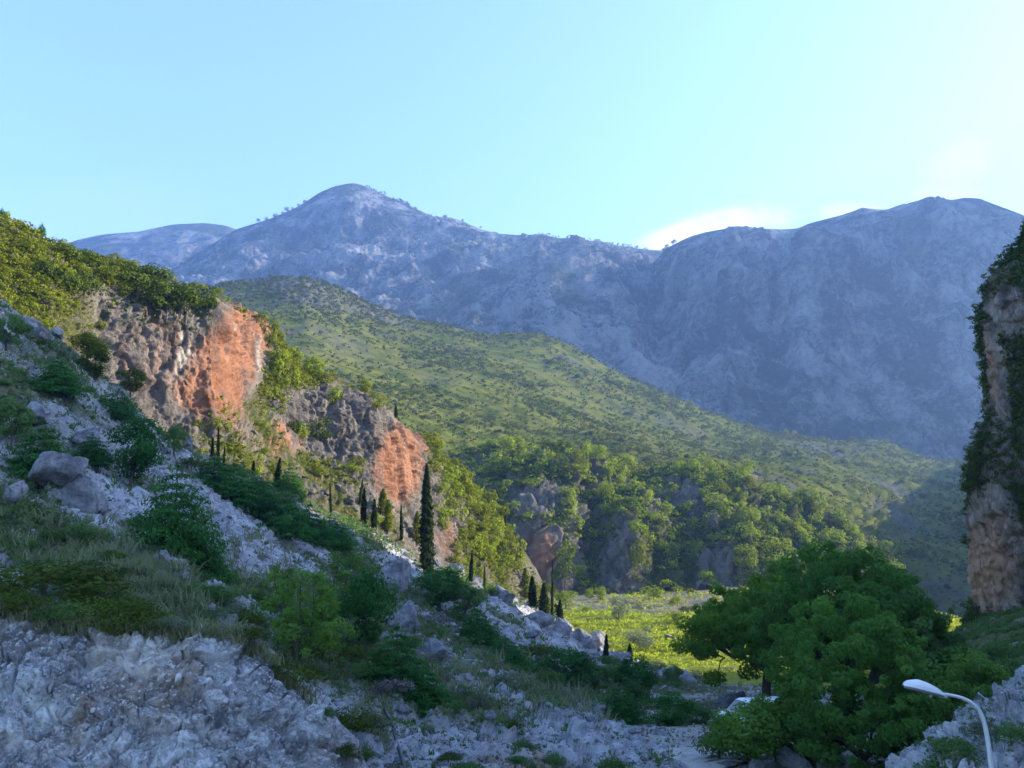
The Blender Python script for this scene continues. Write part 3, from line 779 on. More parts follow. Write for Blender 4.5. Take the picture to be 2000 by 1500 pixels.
# --- air
hv = new_mat("haze_air")
pv_ = hv[1].n("ShaderNodeVolumePrincipled")
pv_.inputs["Color"].default_value = (0.30, 0.52, 1.0, 1)
pv_.inputs["Density"].default_value = 0.00016
pv_.inputs["Anisotropy"].default_value = 0.45
hv[1].put(hv[2].inputs["Volume"], pv_.outputs[0])
bx0, bx1, by0, by1, bz0, bz1 = -1900, 1900, -500, 3600, -15, 1350
hz = np.array([(x, y, z) for z in (bz0, bz1) for y in (by0, by1) for x in (bx0, bx1)])
hf = np.array([(0, 2, 3, 1), (4, 5, 7, 6), (0, 1, 5, 4), (2, 6, 7, 3), (0, 4, 6, 2), (1, 3, 7, 5)])
link("haze", make_mesh("haze", hz, hf, [hv[0]]), kind="stuff", label="thin blue evening haze filling the valley", cat="haze")
for nm_, s_ in SHEETS.items():
    P_ = s_["P"]
    assert P_[:, 2].max() < bz1 - 5, (nm_, P_[:, 2].max())

# ------------------------------------------------------------------ plant materials
L_DARK = leaf_mat("holm_oak_leaf", (0.024, 0.050, 0.010), (0.090, 0.130, 0.022), 0.2)
L_OLIVE = leaf_mat("maquis_leaf", (0.060, 0.085, 0.010), (0.185, 0.215, 0.026), 0.25)
L_BRIGHT = leaf_mat("spring_leaf", (0.085, 0.135, 0.012), (0.225, 0.290, 0.030), 0.28)
L_FIR = leaf_mat("fir_needle", (0.020, 0.078, 0.022), (0.064, 0.190, 0.046), 0.35)
L_CYP = leaf_mat("cypress_needle", (0.010, 0.020, 0.008), (0.038, 0.056, 0.020), 0.12)
L_PLANE = leaf_mat("plane_leaf", (0.040, 0.115, 0.030), (0.135, 0.280, 0.060), 0.55)
L_SHRUB = leaf_mat("shade_shrub_leaf", (0.042, 0.105, 0.034), (0.130, 0.230, 0.076), 0.45)
L_GREY = leaf_mat("grey_shrub_leaf", (0.080, 0.105, 0.070), (0.200, 0.235, 0.165), 0.35)
L_SAP = leaf_mat("sapling_leaf", (0.075, 0.165, 0.034), (0.150, 0.280, 0.058), 0.45)
L_GORSE = leaf_mat("gorse_leaf", (0.030, 0.055, 0.012), (0.090, 0.130, 0.026), 0.25)
L_DRY = leaf_mat("dry_grass_blade", (0.12, 0.14, 0.075), (0.27, 0.29, 0.18), 0.35)
L_VINE = leaf_mat("vine_leaf", (0.120, 0.170, 0.018), (0.260, 0.320, 0.036), 0.5)
L_TWIG = leaf_mat("bare_twig", (0.09, 0.08, 0.085), (0.2, 0.18, 0.18), 0.1)
L_HILL = leaf_mat("hill_shrub_leaf", (0.026, 0.042, 0.012), (0.075, 0.090, 0.026), 0.30)
M_BARK = plain_mat("bark", (0.075, 0.06, 0.048), 0.9, var=0.45, scale=3.0, bump=0.8)
M_STONE = rock_mat("loose_limestone", (0.38, 0.385, 0.42), (0.12, 0.12, 0.14), red=(0.3, 0.2, 0.14), s=0.9, bump=1.0, bdist=0.2, contrast=(0.38, 0.64), cracks=0.7)
M_BLOCK = rock_mat("bank_stone", (0.60, 0.59, 0.61), (0.20, 0.20, 0.22), red=(0.3, 0.2, 0.14), s=0.35, bump=0.8, bdist=0.05, contrast=(0.34, 0.64))

RNG = np.random.default_rng(7)
ATTR = {}


def unit(v):
    return v / (np.linalg.norm(v, axis=-1, keepdims=True) + 1e-9)


def leaf_quads(rng, P, Nrm, size, aspect=0.55, axis=None, tone=None):
    """diamond leaves: one folded quad each"""
    n = len(P)
    r = rng.normal(size=(n, 3)) if axis is None else axis + 0.25 * rng.normal(size=(n, 3))
    t = unit(r - Nrm * (r * Nrm).sum(-1, keepdims=True))
    b = np.cross(Nrm, t)
    s = (size * rng.uniform(0.6, 1.4, n))[:, None]
    fold = Nrm * s * 0.18
    V = np.stack((P - t * s * 0.5, P + b * s * 0.5 * aspect + fold, P + t * s * 0.5, P - b * s * 0.5 * aspect + fold), 1).reshape(-1, 3)
    F = np.arange(4 * n).reshape(n, 4)
    tn = rng.uniform(0, 1, n) if tone is None else np.clip(tone + rng.uniform(-0.3, 0.3, n), 0, 1)
    A = np.zeros((n, 4))
    A[:, 0] = tn
    A[:, 1] = rng.uniform(0, 1, n)
    return V, F, np.repeat(A, 4, 0)


def cloud_of_leaves(rng, C, Rad, n, size, aspect=0.6, up=0.35, shell=0.55):
    """leaves over many small leafy clumps (centres C, radii Rad)"""
    w_ = (Rad[:, 0] * Rad[:, 1] + Rad[:, 1] * Rad[:, 2]) ** 1.0
    k = rng.choice(len(C), n, p=w_ / w_.sum())
    d = unit(rng.normal(size=(n, 3)))
    r = shell + (1 - shell) * np.sqrt(rng.uniform(0, 1, n))
    P = C[k] + d * Rad[k] * r[:, None]
    mid_ = (C * w_[:, None]).sum(0) / w_.sum()
    outw = unit(C - mid_)[k]
    Nn = unit(d * 1.0 + 0.7 * outw + 0.6 * rng.normal(size=(n, 3)) + np.array((0, 0, up)))
    tone = rng.uniform(0.0, 1.0, len(C))[k]
    return leaf_quads(rng, P, Nn, size, aspect, tone=tone)


def join(parts):
    V, F, A, M, o = [], [], [], [], 0
    for (v, f, a, m) in parts:
        V.append(v)
        F.append(f + o)
        A.append(a if a is not None else np.zeros((len(v), 4)))
        M.append(np.full(len(f), m))
        o += len(v)
    return np.concatenate(V), np.concatenate(F), np.concatenate(A), np.concatenate(M)


def tube(pts, rad, sides=7):
    pts = np.asarray(pts, float)
    rad = np.broadcast_to(np.asarray(rad, float), (len(pts),))
    tg = unit(np.gradient(pts, axis=0))
    ref = np.array((0.31, 0.17, 0.93)) if abs(tg[0, 2]) < 0.8 else np.array((1.0, 0.1, 0.0))
    s = unit(np.cross(tg, ref))
    q = np.cross(tg, s)
    a = np.linspace(0, 2 * np.pi, sides, endpoint=False)
    V = (pts[:, None] + rad[:, None, None] * (np.cos(a)[None, :, None] * s[:, None] + np.sin(a)[None, :, None] * q[:, None])).reshape(-1, 3)
    i = np.arange(len(pts) - 1)[:, None] * sides
    j = np.arange(sides)[None]
    j2 = (j + 1) % sides
    F = np.stack((i + j, i + j2, i + sides + j2, i + sides + j), -1).reshape(-1, 4)
    return V, F


def limb(rng, a, b, r0, r1, n=6, wob=0.06, sides=6):
    a, b = np.asarray(a, float), np.asarray(b, float)
    t = np.linspace(0, 1, n)[:, None]
    L = np.linalg.norm(b - a)
    off = rng.normal(size=(n, 3)) * wob * L
    off[0] = off[-1] = 0
    return tube(a + (b - a) * t + off + np.array((0, 0, 0.08 * L)) * np.sin(np.pi * t), np.linspace(r0, r1, n), sides)


def broad_crown(rng, nb, n, size, w=0.42, z0=0.25, z1=1.0, blob=0.2, flat=0.75, lean=0.0):
    """unit-height round crown made of leafy clumps; also returns the clump centres"""
    C = []
    while len(C) < nb:
        d = unit(rng.normal(size=3))
        rr = rng.uniform(0.55, 1.0)
        p = np.array((d[0] * w * rr, d[1] * w * rr, (z0 + z1) / 2 + d[2] * (z1 - z0) / 2 * rr * 0.85))
        if p[2] < z0 + 0.3 * (z1 - z0):
            p[:2] *= 0.8
        p[0] += lean * (p[2] - z0)
        C.append(p)
    C = np.array(C)
    Rd = blob * rng.uniform(0.65, 1.25, nb)[:, None] * np.array((1, 1, flat)) * np.ones((nb, 3))
    C[:, 2] = np.minimum(C[:, 2], z1 - Rd[:, 2] * 0.6)
    return C, Rd, cloud_of_leaves(rng, C, Rd, n, size)


def trunk_for(rng, C, z0, r=0.022, nl=7):
    """trunk and limbs reaching towards some of the clumps"""
    top = np.array((rng.normal() * 0.02, rng.normal() * 0.02, z0 + 0.16))
    ps = [limb(rng, (0, 0, -0.06), top, r * 1.25, r * 0.75, 6, 0.03, 8)]
    for k in rng.choice(len(C), min(nl, len(C)), replace=False):
        st = np.array((0, 0, -0.06)) + (top - np.array((0, 0, -0.06))) * rng.uniform(0.6, 1.0)
        ps.append(limb(rng, st, C[k], r * 0.5, r * 0.12, 5, 0.05, 5))
    V, F, o = [], [], 0
    for v, f in ps:
        V.append(v)
        F.append(f + o)
        o += len(v)
    return np.concatenate(V), np.concatenate(F)


def small_tree_mesh(name, seed, nb, n, size, leaf, **kw):
    """crown and stem of a tree a few pixels tall (the stem is the thing itself, the crown its part)"""
    rng = np.random.default_rng(seed)
    C, Rd, (v, f, a) = broad_crown(rng, nb, n, size, **kw)
    tv, tf = tube([(0, 0, -0.12), (0, 0, 0.2), (0, 0, 0.5)], (0.03, 0.024, 0.012), 5)
    return make_mesh("crown", v, f, [leaf], attr=a), make_mesh("trunk", tv, tf, [M_BARK], smooth=True), "far"


def tree_meshes(name, seed, nb, n, size, leaf, **kw):
    """crown mesh and trunk mesh, unit height"""
    rng = np.random.default_rng(seed)
    C, Rd, (v, f, a) = broad_crown(rng, nb, n, size, **kw)
    tv, tf = trunk_for(rng, C, kw.get("z0", 0.25))
    return make_mesh("crown", v, f, [leaf], attr=a), make_mesh("trunk", tv, tf, [M_BARK], smooth=True)


def conifer_meshes(seed, n, size, leaf, w=0.34, layers=11, z0=0.06, ragged=0.25, droop=0.25):
    """layered fir: whorls of flattened drooping sprays round a straight trunk"""
    rng = np.random.default_rng(seed)
    C, Rd, ps = [], [], [limb(rng, (0, 0, -0.06), (0, 0, 0.97), 0.022, 0.003, 8, 0.008, 7)]
    for i in range(layers):
        t = i / (layers - 1)
        z = z0 + (0.93 - z0) * t
        rad = w * (1 - t ** 1.6) ** 0.8 * (0.75 + 0.25 * min(1, t * 6)) + 0.03
        m = max(3, int(9 * (1 - t) + 3))
        for k in range(m):
            a = 2 * np.pi * (k + rng.uniform(0, 0.8)) / m + i
            rr = rad * rng.uniform(1 - ragged * 1.6, 1 + ragged)
            tip = np.array((math.cos(a) * rr, math.sin(a) * rr, z - droop * rr + rng.normal() * 0.015))
            b0 = np.array((0, 0, z + 0.01))
            for q in (0.4, 0.68, 0.95):
                C.append(b0 + (tip - b0) * q + np.array((0, 0, 0.06 * rr * math.sin(q * 3))))
                s_ = 0.22 * rad + 0.022
                Rd.append((s_ * rng.uniform(0.8, 1.3), s_ * rng.uniform(0.8, 1.3), s_ * 0.38))
            if k % 2 == 0:
                ps.append(limb(rng, b0, b0 + (tip - b0) * 0.85, 0.006 * (1 - t) + 0.002, 0.001, 4, 0.03, 4))
    C.append(np.array((0, 0, 0.95)))
    Rd.append((0.03, 0.03, 0.06))
    C, Rd = np.array(C), np.array(Rd)
    v, f, a = cloud_of_leaves(rng, C, Rd, n, size, 0.34, up=0.8, shell=0.2)
    V, F, o = [], [], 0
    for tv, tf in ps:
        V.append(tv)
        F.append(tf + o)
        o += len(tv)
    return make_mesh("crown", v, f, [leaf], attr=a), make_mesh("trunk", np.concatenate(V), np.concatenate(F), [M_BARK], smooth=True)


def cypress_meshes(seed, n, size, w=0.05, leaf=L_CYP):
    rng = np.random.default_rng(seed)
    z = rng.uniform(0.03, 1, n) ** 0.9
    prof = w * np.clip(np.minimum((z - 0.0) / 0.12, 1), 0, 1) ** 0.6 * (1 - np.clip((z - 0.35) / 0.66, 0, 1) ** 1.7)
    a = rng.uniform(0, 2 * np.pi, n)
    lump = 1 + 0.42 * np.sin(a * 3 + z * 31 + seed) * np.sin(z * 47 + seed)
    r = prof * lump * np.sqrt(rng.uniform(0.3, 1, n)) * np.where(rng.uniform(size=n) < 0.12, 1.35, 1.0)
    P = np.stack((r * np.cos(a), r * np.sin(a), z), -1)
    Nn = unit(np.stack((np.cos(a), np.sin(a), np.full(n, 0.3)), -1) + 0.5 * rng.normal(size=(n, 3)))
    v, f, A = leaf_quads(rng, P, Nn, size, 0.4, axis=np.array((0, 0, 1.0)) * np.ones((n, 3)) + 0.4 * P * np.array((8, 8, 0)))
    tv, tf = tube([(0, 0, -0.06), (0, 0, 0.3), (0, 0, 0.8)], (0.012, 0.01, 0.003), 6)
    return make_mesh("crown", v, f, [leaf], attr=A), make_mesh("trunk", tv, tf, [M_BARK], smooth=True)


def bush_mesh(name, seed, nb, n, size, leaf, flat=0.7, spread=0.45):
    """low rounded shrub, unit height, about as wide as tall"""
    rng = np.random.default_rng(seed)
    C, Rd = [], []
    for k in range(nb):
        a = rng.uniform(0, 2 * np.pi)
        rr = spread * math.sqrt(rng.uniform(0, 1))
        h = (1 - (rr / (spread + 0.15)) ** 2) * rng.uniform(0.45, 0.85)
        C.append((rr * math.cos(a), rr * math.sin(a), h * 0.75))
        Rd.append(np.array((1, 1, flat)) * rng.uniform(0.2, 0.34))
    v, f, a = cloud_of_leaves(rng, np.array(C), np.array(Rd), n, size)
    tv, tf = tube([(0, 0, -0.15), (0.02, 0, 0.15), (0.0, 0.03, 0.45)], (0.03, 0.025, 0.01), 5)
    V, F, A, M = join([(v, f, a, 0), (tv, tf, None, 1)])
    return make_mesh(name, V, F, [leaf, M_BARK], M, attr=A)


def sapling_meshes(seed, n, size, leaf, stems=3):
    """airy young tree: thin stems, light sparse foliage"""
    rng = np.random.default_rng(seed)
    ps, C, Rd = [], [], []
    for s in range(stems):
        b = np.array((rng.normal() * 0.06, rng.normal() * 0.06, -0.05))
        tp = b + np.array((rng.normal() * 0.13, rng.normal() * 0.13, rng.uniform(0.8, 1.0)))
        ps.append(limb(rng, b, tp, 0.010, 0.003, 8, 0.012, 6))
        for k in range(13):
            t = rng.uniform(0.3, 1)
            o_ = b + (tp - b) * t
            e = o_ + np.array((rng.normal() * 0.14, rng.normal() * 0.14, rng.uniform(0.0, 0.12))) * (1.25 - t)
            ps.append(limb(rng, o_, e, 0.004, 0.001, 4, 0.04, 4))
            C.append(e)
            Rd.append(np.array((1, 1, 0.7)) * rng.uniform(0.05, 0.10))
    v, f, a = cloud_of_leaves(rng, np.array(C), np.array(Rd), n, size, up=0.5, shell=0.1)
    V, F, o = [], [], 0
    for tv, tf in ps:
        V.append(tv)
        F.append(tf + o)
        o += len(tv)
    return make_mesh("crown", v, f, [leaf], attr=a), make_mesh("trunk", np.concatenate(V), np.concatenate(F), [M_BARK], smooth=True)


def rock_mesh(name, seed, mat, sub=4, cuts=16, rough=0.15):
    """angular limestone block: a ball cut by flat planes, then weathered"""
    import bmesh
    rng = np.random.default_rng(seed)
    bm = bmesh.new()
    bmesh.ops.create_icosphere(bm, subdivisions=sub, radius=1.0)
    V = np.array([v.co for v in bm.verts])
    F = np.array([[v.index for v in f.verts] for f in bm.faces])
    bm.free()
    for k in range(cuts):
        nrm = unit(rng.normal(size=3))
        d = rng.uniform(0.40, 0.72)
        h = V @ nrm - d
        V = V - np.clip(h, 0, None)[:, None] * nrm * 0.97
    nr = unit(V)
    V = V + nr * (rough * fbm(V + seed, 0.5, 4, seed) + 0.5 * rough * facet(V + seed, 0.45, seed))[:, None]
    V *= np.array((1.0, rng.uniform(0.75, 1.0), rng.uniform(0.65, 0.95)))
    V /= np.abs(V).max()
    A = np.zeros((len(V), 4))
    return make_mesh(name, V, F, [mat], smooth=False, attr=A)


# shared shapes (unit height, scaled where they stand)
FAR_TREE = [small_tree_mesh("far_tree", 100 + k, 14, 620, 0.085, L_DARK if k < 3 else L_OLIVE, w=0.42, z0=0.08, blob=0.21) for k in range(5)]
FAR_BRIGHT = [small_tree_mesh("far_tree", 120 + k, 13, 560, 0.085, L_BRIGHT, w=0.40, z0=0.1, blob=0.2) for k in range(3)]
FAR_BUSH = [bush_mesh("far_bush", 140 + k, 8, 240, 0.15, L_HILL if k < 3 else L_OLIVE) for k in range(5)]
MID_TREE = [tree_meshes("tree", 160 + k, 24, 3400, 0.045, L_OLIVE if k % 2 else L_DARK, w=0.42, z0=0.12, blob=0.17) for k in range(3)]
MID_BUSH = [bush_mesh("bush", 180 + k, 14, 2200, 0.060, L_SHRUB) for k in range(3)]
GREY_BUSH = [bush_mesh("bush", 190 + k, 13, 1500, 0.060, L_GREY) for k in range(3)]
GORSE = [bush_mesh("bush", 200 + k, 16, 2600, 0.050, L_GORSE, flat=0.6, spread=0.6) for k in range(3)]
TWIG = [bush_mesh("bush", 210 + k, 10, 900, 0.070, L_TWIG) for k in range(2)]
FIR = [conifer_meshes(220 + k, 9500, 0.050, L_FIR, w=0.46 + 0.04 * (k % 3), layers=9 + k % 3, ragged=0.18) for k in range(4)]
PINE = [tree_meshes("tree", 240 + k, 26, 3600, 0.042, L_FIR if k else L_SHRUB, w=0.40, z0=0.16, blob=0.15) for k in range(3)]
L_CYPB = leaf_mat("paler_cypress_needle", (0.018, 0.034, 0.012), (0.060, 0.085, 0.028), 0.15)  # paler needle tone, so that the cypresses differ
CYP = [cypress_meshes(250 + k, 1500, 0.055, w=0.040 + 0.009 * k, leaf=L_CYPB if k == 0 else L_CYP) for k in range(3)]
BIGCYP = [cypress_meshes(255, 5200, 0.030, w=0.052)]
PALECYP = [cypress_meshes(258 + k, 1100, 0.055, w=0.07, leaf=L_OLIVE) for k in range(2)]
ROUND = [tree_meshes("tree", 270 + k, 30, 5200, 0.042, L_SAP if k != 1 else L_PLANE, w=0.44, z0=0.08, blob=0.15) for k in range(3)]
SAP = [sapling_meshes(260 + k, 1900, 0.035, L_SAP) for k in range(3)]
ROCK = [rock_mesh("rock", 300 + k, M_STONE) for k in range(7)]
LITROCK = [rock_mesh("rock", 360 + k, M_CLIFF, sub=3, rough=0.14) for k in range(4)]
SMALLROCK = [rock_mesh("rock", 320 + k, M_STONE, sub=3, rough=0.14) for k in range(6)]
BANKSTONE = [rock_mesh("stone", 340 + k, M_BLOCK, sub=3, rough=0.12) for k in range(6)]


ONES = "zeroth first second third fourth fifth sixth seventh eighth ninth tenth eleventh twelfth thirteenth fourteenth fifteenth sixteenth seventeenth eighteenth nineteenth".split()
TENS = {2: "twenty", 3: "thirty", 4: "forty", 5: "fifty", 6: "sixty"}


def ordinal(n):
    if n < 20:
        return ONES[n]
    return {20: "twentieth", 30: "thirtieth", 40: "fortieth", 50: "fiftieth", 60: "sixtieth"}.get(n) or "%s %s" % (TENS[n // 10], ONES[n % 10])


def label_all(recs, side):
    """recs: (object, look, place, x); things of one look in one place are told apart by their order along the slope"""
    sets = {}
    for r in recs:
        sets.setdefault((r[1], r[2]), []).append(r)
    for (look, place), rs in sets.items():
        rs.sort(key=lambda r: r[3])
        for k, r in enumerate(rs):
            if len(rs) == 1:
                r[0]["label"] = "the only %s %s" % (look, place)
            else:
                r[0]["label"] = "%s %s %s, from the %s" % (ordinal(k + 1), look, place, side)
            noun = look.split()[-1]
            r[0]["group"] = "%s %s" % (look[: -len(noun)] + {"bush": "bushes"}.get(noun, noun + "s"), place)


def span(rng):
    return rng.uniform(0, 2 * math.pi)


def put(name, meshes, sh, x, y, hpx, wpx=None, label=None, cat="tree", group=None, rng=RNG, sink=0.04, wfac=None, P=None, lean=0.0, dep=None):
    """stand a plant on the terrain seen at (x, y); hpx and wpx are its height and width in photo pixels"""
    if P is None:
        P, _, dep = ground_at(sh, x, y)
    h = hpx * dep / FPX
    w_ = h if wpx is None else wpx * dep / FPX / (wfac or 0.9)
    P = P - np.array((0, 0, sink * h))
    rot = (rng.normal() * lean, rng.normal() * lean, span(rng))
    if isinstance(meshes, tuple) and len(meshes) == 3:
        o = link(name, meshes[1], None, label, cat, group, None, P, rot, (w_, w_, h))
        link("crown", meshes[0], o)
        return o
    if isinstance(meshes, tuple):
        o = link(name, None, None, label, cat, group, None, P, rot, (w_, w_, h))
        o.empty_display_size = 0.3
        link("trunk", meshes[1], o)
        link("crown", meshes[0], o)
        return o
    return link(name, meshes, None, label, cat, group, None, P, rot, (w_, w_, h))


def scatter(sh, n, weight, rng=RNG, mind=0.0, yr=None):
    """n spots on a terrain sheet, weighted per vertex; at least mind pixels apart"""
    s = SHEETS[sh]
    wgt = np.clip(weight(s), 0, None) * (s["w"] > 0.01) * (s["w"] < 0.995)
    # only what faces the camera, and even over the picture
    face = ((CAM - s["P"]) * s["N"]).sum(-1)
    wgt = wgt * (face > 0) * (s["px"] > -60) * (s["px"] < 2060) * (s["py"] < 1560)
    out, tries = [], 0
    if wgt.sum() <= 0:
        return []
    cand = rng.choice(len(wgt), min(n * 6, int((wgt > 0).sum())), replace=False, p=wgt / wgt.sum())
    X, Y = s["px"], s["py"]
    for i in cand:
        if mind and out:
            q = np.array(out)
            if ((X[q] - X[i]) ** 2 + (Y[q] - Y[i]) ** 2).min() < mind * mind:
                continue
        out.append(i)
        if len(out) >= n:
            break
    return out


def spot(sh, i):
    s = SHEETS[sh]
    return s["P"][i].copy(), s["N"][i].copy(), s["dep"][i], s["px"][i], s["py"][i]


def leafy_mass(name, sh, n, hpx, per, leafpx, mat, weight, label, cat, rng=RNG, rise=0.35):
    """uncountable low growth: many small leaf clumps joined as one object"""
    s = SHEETS[sh]
    ids = scatter(sh, n, weight, rng)
    P, N, D = s["P"][ids], s["N"][ids], s["dep"][ids]
    hm = rng.uniform(hpx[0], hpx[1], len(ids)) * D / FPX
    C = P + np.array((0, 0, 1.0)) * (hm * rise)[:, None] + N * (hm * 0.15)[:, None]
    k = np.repeat(np.arange(len(ids)), per)
    d = unit(rng.normal(size=(len(k), 3)))
    d[:, 2] = np.abs(d[:, 2]) * 0.9 - 0.15
    Q = C[k] + d * (hm[k] * 0.5 * np.sqrt(rng.uniform(0.15, 1, len(k))))[:, None]
    Nn = unit(d + 0.7 * rng.normal(size=d.shape) + np.array((0, 0, 0.3)))
    tone = rng.uniform(0.1, 0.9, len(ids))[k]
    v, f, a = leaf_quads(rng, Q, Nn, 1.0, 0.65, tone=tone)
    sz = leafpx * D[k] / FPX
    # scale each leaf about its own centre
    v = v.reshape(-1, 4, 3)
    cc = Q[:, None]
    v = cc + (v - cc) * sz[:, None, None]
    return link(name, make_mesh(name, v.reshape(-1, 3), f, [mat], attr=a), None, label, cat, None, "stuff")

# ------------------------------------------------------------------ far vegetation
pk = SHEETS["peak_mountain"]
sky_tree = [(505, 431), (520, 428), (536, 423), (552, 418), (560, 411), (572, 409), (583, 402), (596, 395), (775, 391), (784, 394), (793, 399), (797, 401), (812, 409), (903, 430), (870, 424)]
for i, (x, y) in enumerate(sky_tree):
    put("mountain_tree", FAR_TREE[i % 3], "peak_mountain", x, y + 3, RNG.uniform(7, 12), None, "%s tiny dark tree on the skyline %s the pointed peak" % (ordinal(i + 1 if x < 650 else i - 7), "climbing towards" if x < 650 else "falling away from"), "tree", "trees on the mountain skyline")
for i, (x, y) in enumerate([(1297, 492), (1303, 484), (1308, 489), (1316, 477), (1298, 500)]):
    put("mountain_tree", FAR_TREE[i % 3], "wall_mountain", x, y + 4, RNG.uniform(10, 15), None, "%s dark tree on the lip of the notch between the two mountains" % ordinal(i + 1), "tree", "trees at the mountain notch")
leafy_mass("mountain_scrub", "peak_mountain", 1500, (4, 9), 5, 4.0, L_HILL, lambda s: s["mk"][:, 0] * (s["py"] < 660) * (fbm(s["P"], 120, 3, 401) > -0.1), "dark scrub dotted over the pointed mountain", "scrub")

# ------------------------------------------------------------------ hillside bushes
hm_ = lambda s: np.clip(s["mk"][:, 0] - 0.2, 0, 1) * np.clip((s["py"] - 540) / 120, 0.35, 1.0) * np.clip(0.35 + 1.7 * fbm(s["P"], 45, 3, 402), 0.22, 2) * (s["px"] > 390) + 0.5 * patch(s["px"], s["py"], 600, 575, 200, 40, 14)
ids = scatter("hillside", 300, lambda s: hm_(s) * (s["py"] > 700), mind=15)
recs = []
for n_, i in enumerate(ids):
    P, N, D, x, y = spot("hillside", i)
    hh = RNG.uniform(9, 16) * (1 + 0.35 * (y > 850))
    o = put("hillside_bush", FAR_BUSH[n_ % 5], None, 0, 0, hh, RNG.uniform(11, 19), None, "bush", P=P, dep=D)
    pl = "on the knoll at the hillside's end" if x > 1560 else ("low on the scrub hillside" if y > 880 else ("below the middle of the scrub hillside" if y > 815 else ("above the middle of the scrub hillside" if y > 755 else "near the top of the scrub hillside")))
    recs.append((o, ("larger " if hh > 14.5 else "small ") + ("olive bush" if n_ % 5 > 2 else "dark bush"), pl, x))
label_all(recs, "ridge")
leafy_mass("hillside_scrub", "hillside", 9500, (4, 12), 12, 3.4, L_HILL, lambda s: hm_(s), "low dark scrub scattered over the whole hillside", "scrub")
leafy_mass("hillside_undergrowth", "hillside", 3500, (3, 6), 6, 3.2, L_OLIVE, lambda s: hm_(s) * (s["py"] > 640), "low olive green growth between the hillside bushes", "scrub")

# ------------------------------------------------------------------ wooded cliff
wc = lambda s: np.clip(s["mk"][:, 0] - 0.25, 0, 1)
ids = scatter("wooded_cliff", 190, lambda s: wc(s) * (s["py"] < 1140) * (s["px"] > 930), mind=16)
recs = []
for n_, i in enumerate(ids):
    P, N, D, x, y = spot("wooded_cliff", i)
    br = RNG.uniform() < 0.8
    hh = RNG.uniform(28, 54)
    o = put("cliff_tree", FAR_BRIGHT[n_ % 3] if br else FAR_TREE[n_ % 5], None, 0, 0, hh, RNG.uniform(28, 46), None, "tree", P=P - N * 1.0, dep=D, sink=0.18)
    pl = "on the wooded cliff's rim" if y < 960 else ("around the wooded cliff's pink buttress" if x < 1180 else ("high on the wooded cliff's face" if y < 1010 else ("half way up the wooded cliff's face" if y < 1070 else "near the wooded cliff's foot")))
    recs.append((o, ("large " if hh > 41 else "small ") + ("bright tree" if br else ("dark tree" if n_ % 5 < 3 else "olive tree")), pl, x))
label_all(recs, "ridge")
for x, y, h, w_, m, lb in [
    (970, 925, 34, 26, FAR_BRIGHT[0], "pale green tree alone on the rim beside the rocky dome of the wooded cliff"),
    (985, 975, 52, 42, FAR_BRIGHT[1], "bright crowned tree at the shoulder between the red ridge and the wooded cliff"),
    (1115, 935, 60, 46, FAR_TREE[3], "large dark olive tree hanging over the rim of the wooded cliff"),
    (1250, 1150, 110, 44, FAR_TREE[4], "tall ivy clad column of green at the foot of the wooded cliff"),
    (1265, 1090, 70, 36, FAR_BRIGHT[2], "sunlit tree above the tall ivy clad column"),
    (1100, 1140, 80, 50, FAR_TREE[1], "rounded dark tree at the cliff foot beside the field's upper corner"),
    (1110, 1100, 60, 26, FAR_BRIGHT[0], "slim sunlit tree before the pink buttress foot"),
]:
    put("cliff_tree", m, "wooded_cliff", x, y, h, w_, lb, "tree", "trees along the wooded cliff", sink=0.1)
leafy_mass("cliff_undergrowth", "wooded_cliff", 2600, (8, 17), 12, 4.4, L_DARK, lambda s: wc(s) + 0.05 * (s["mk"][:, 0] > 0.2), "dark growth covering the ledges of the wooded cliff", "undergrowth")
leafy_mass("cliff_ivy", "wooded_cliff", 2600, (8, 18), 12, 4.4, L_BRIGHT, lambda s: wc(s) * (fbm(s["P"], 12, 3, 405) > 0), "olive green growth hanging over the wooded cliff", "undergrowth")

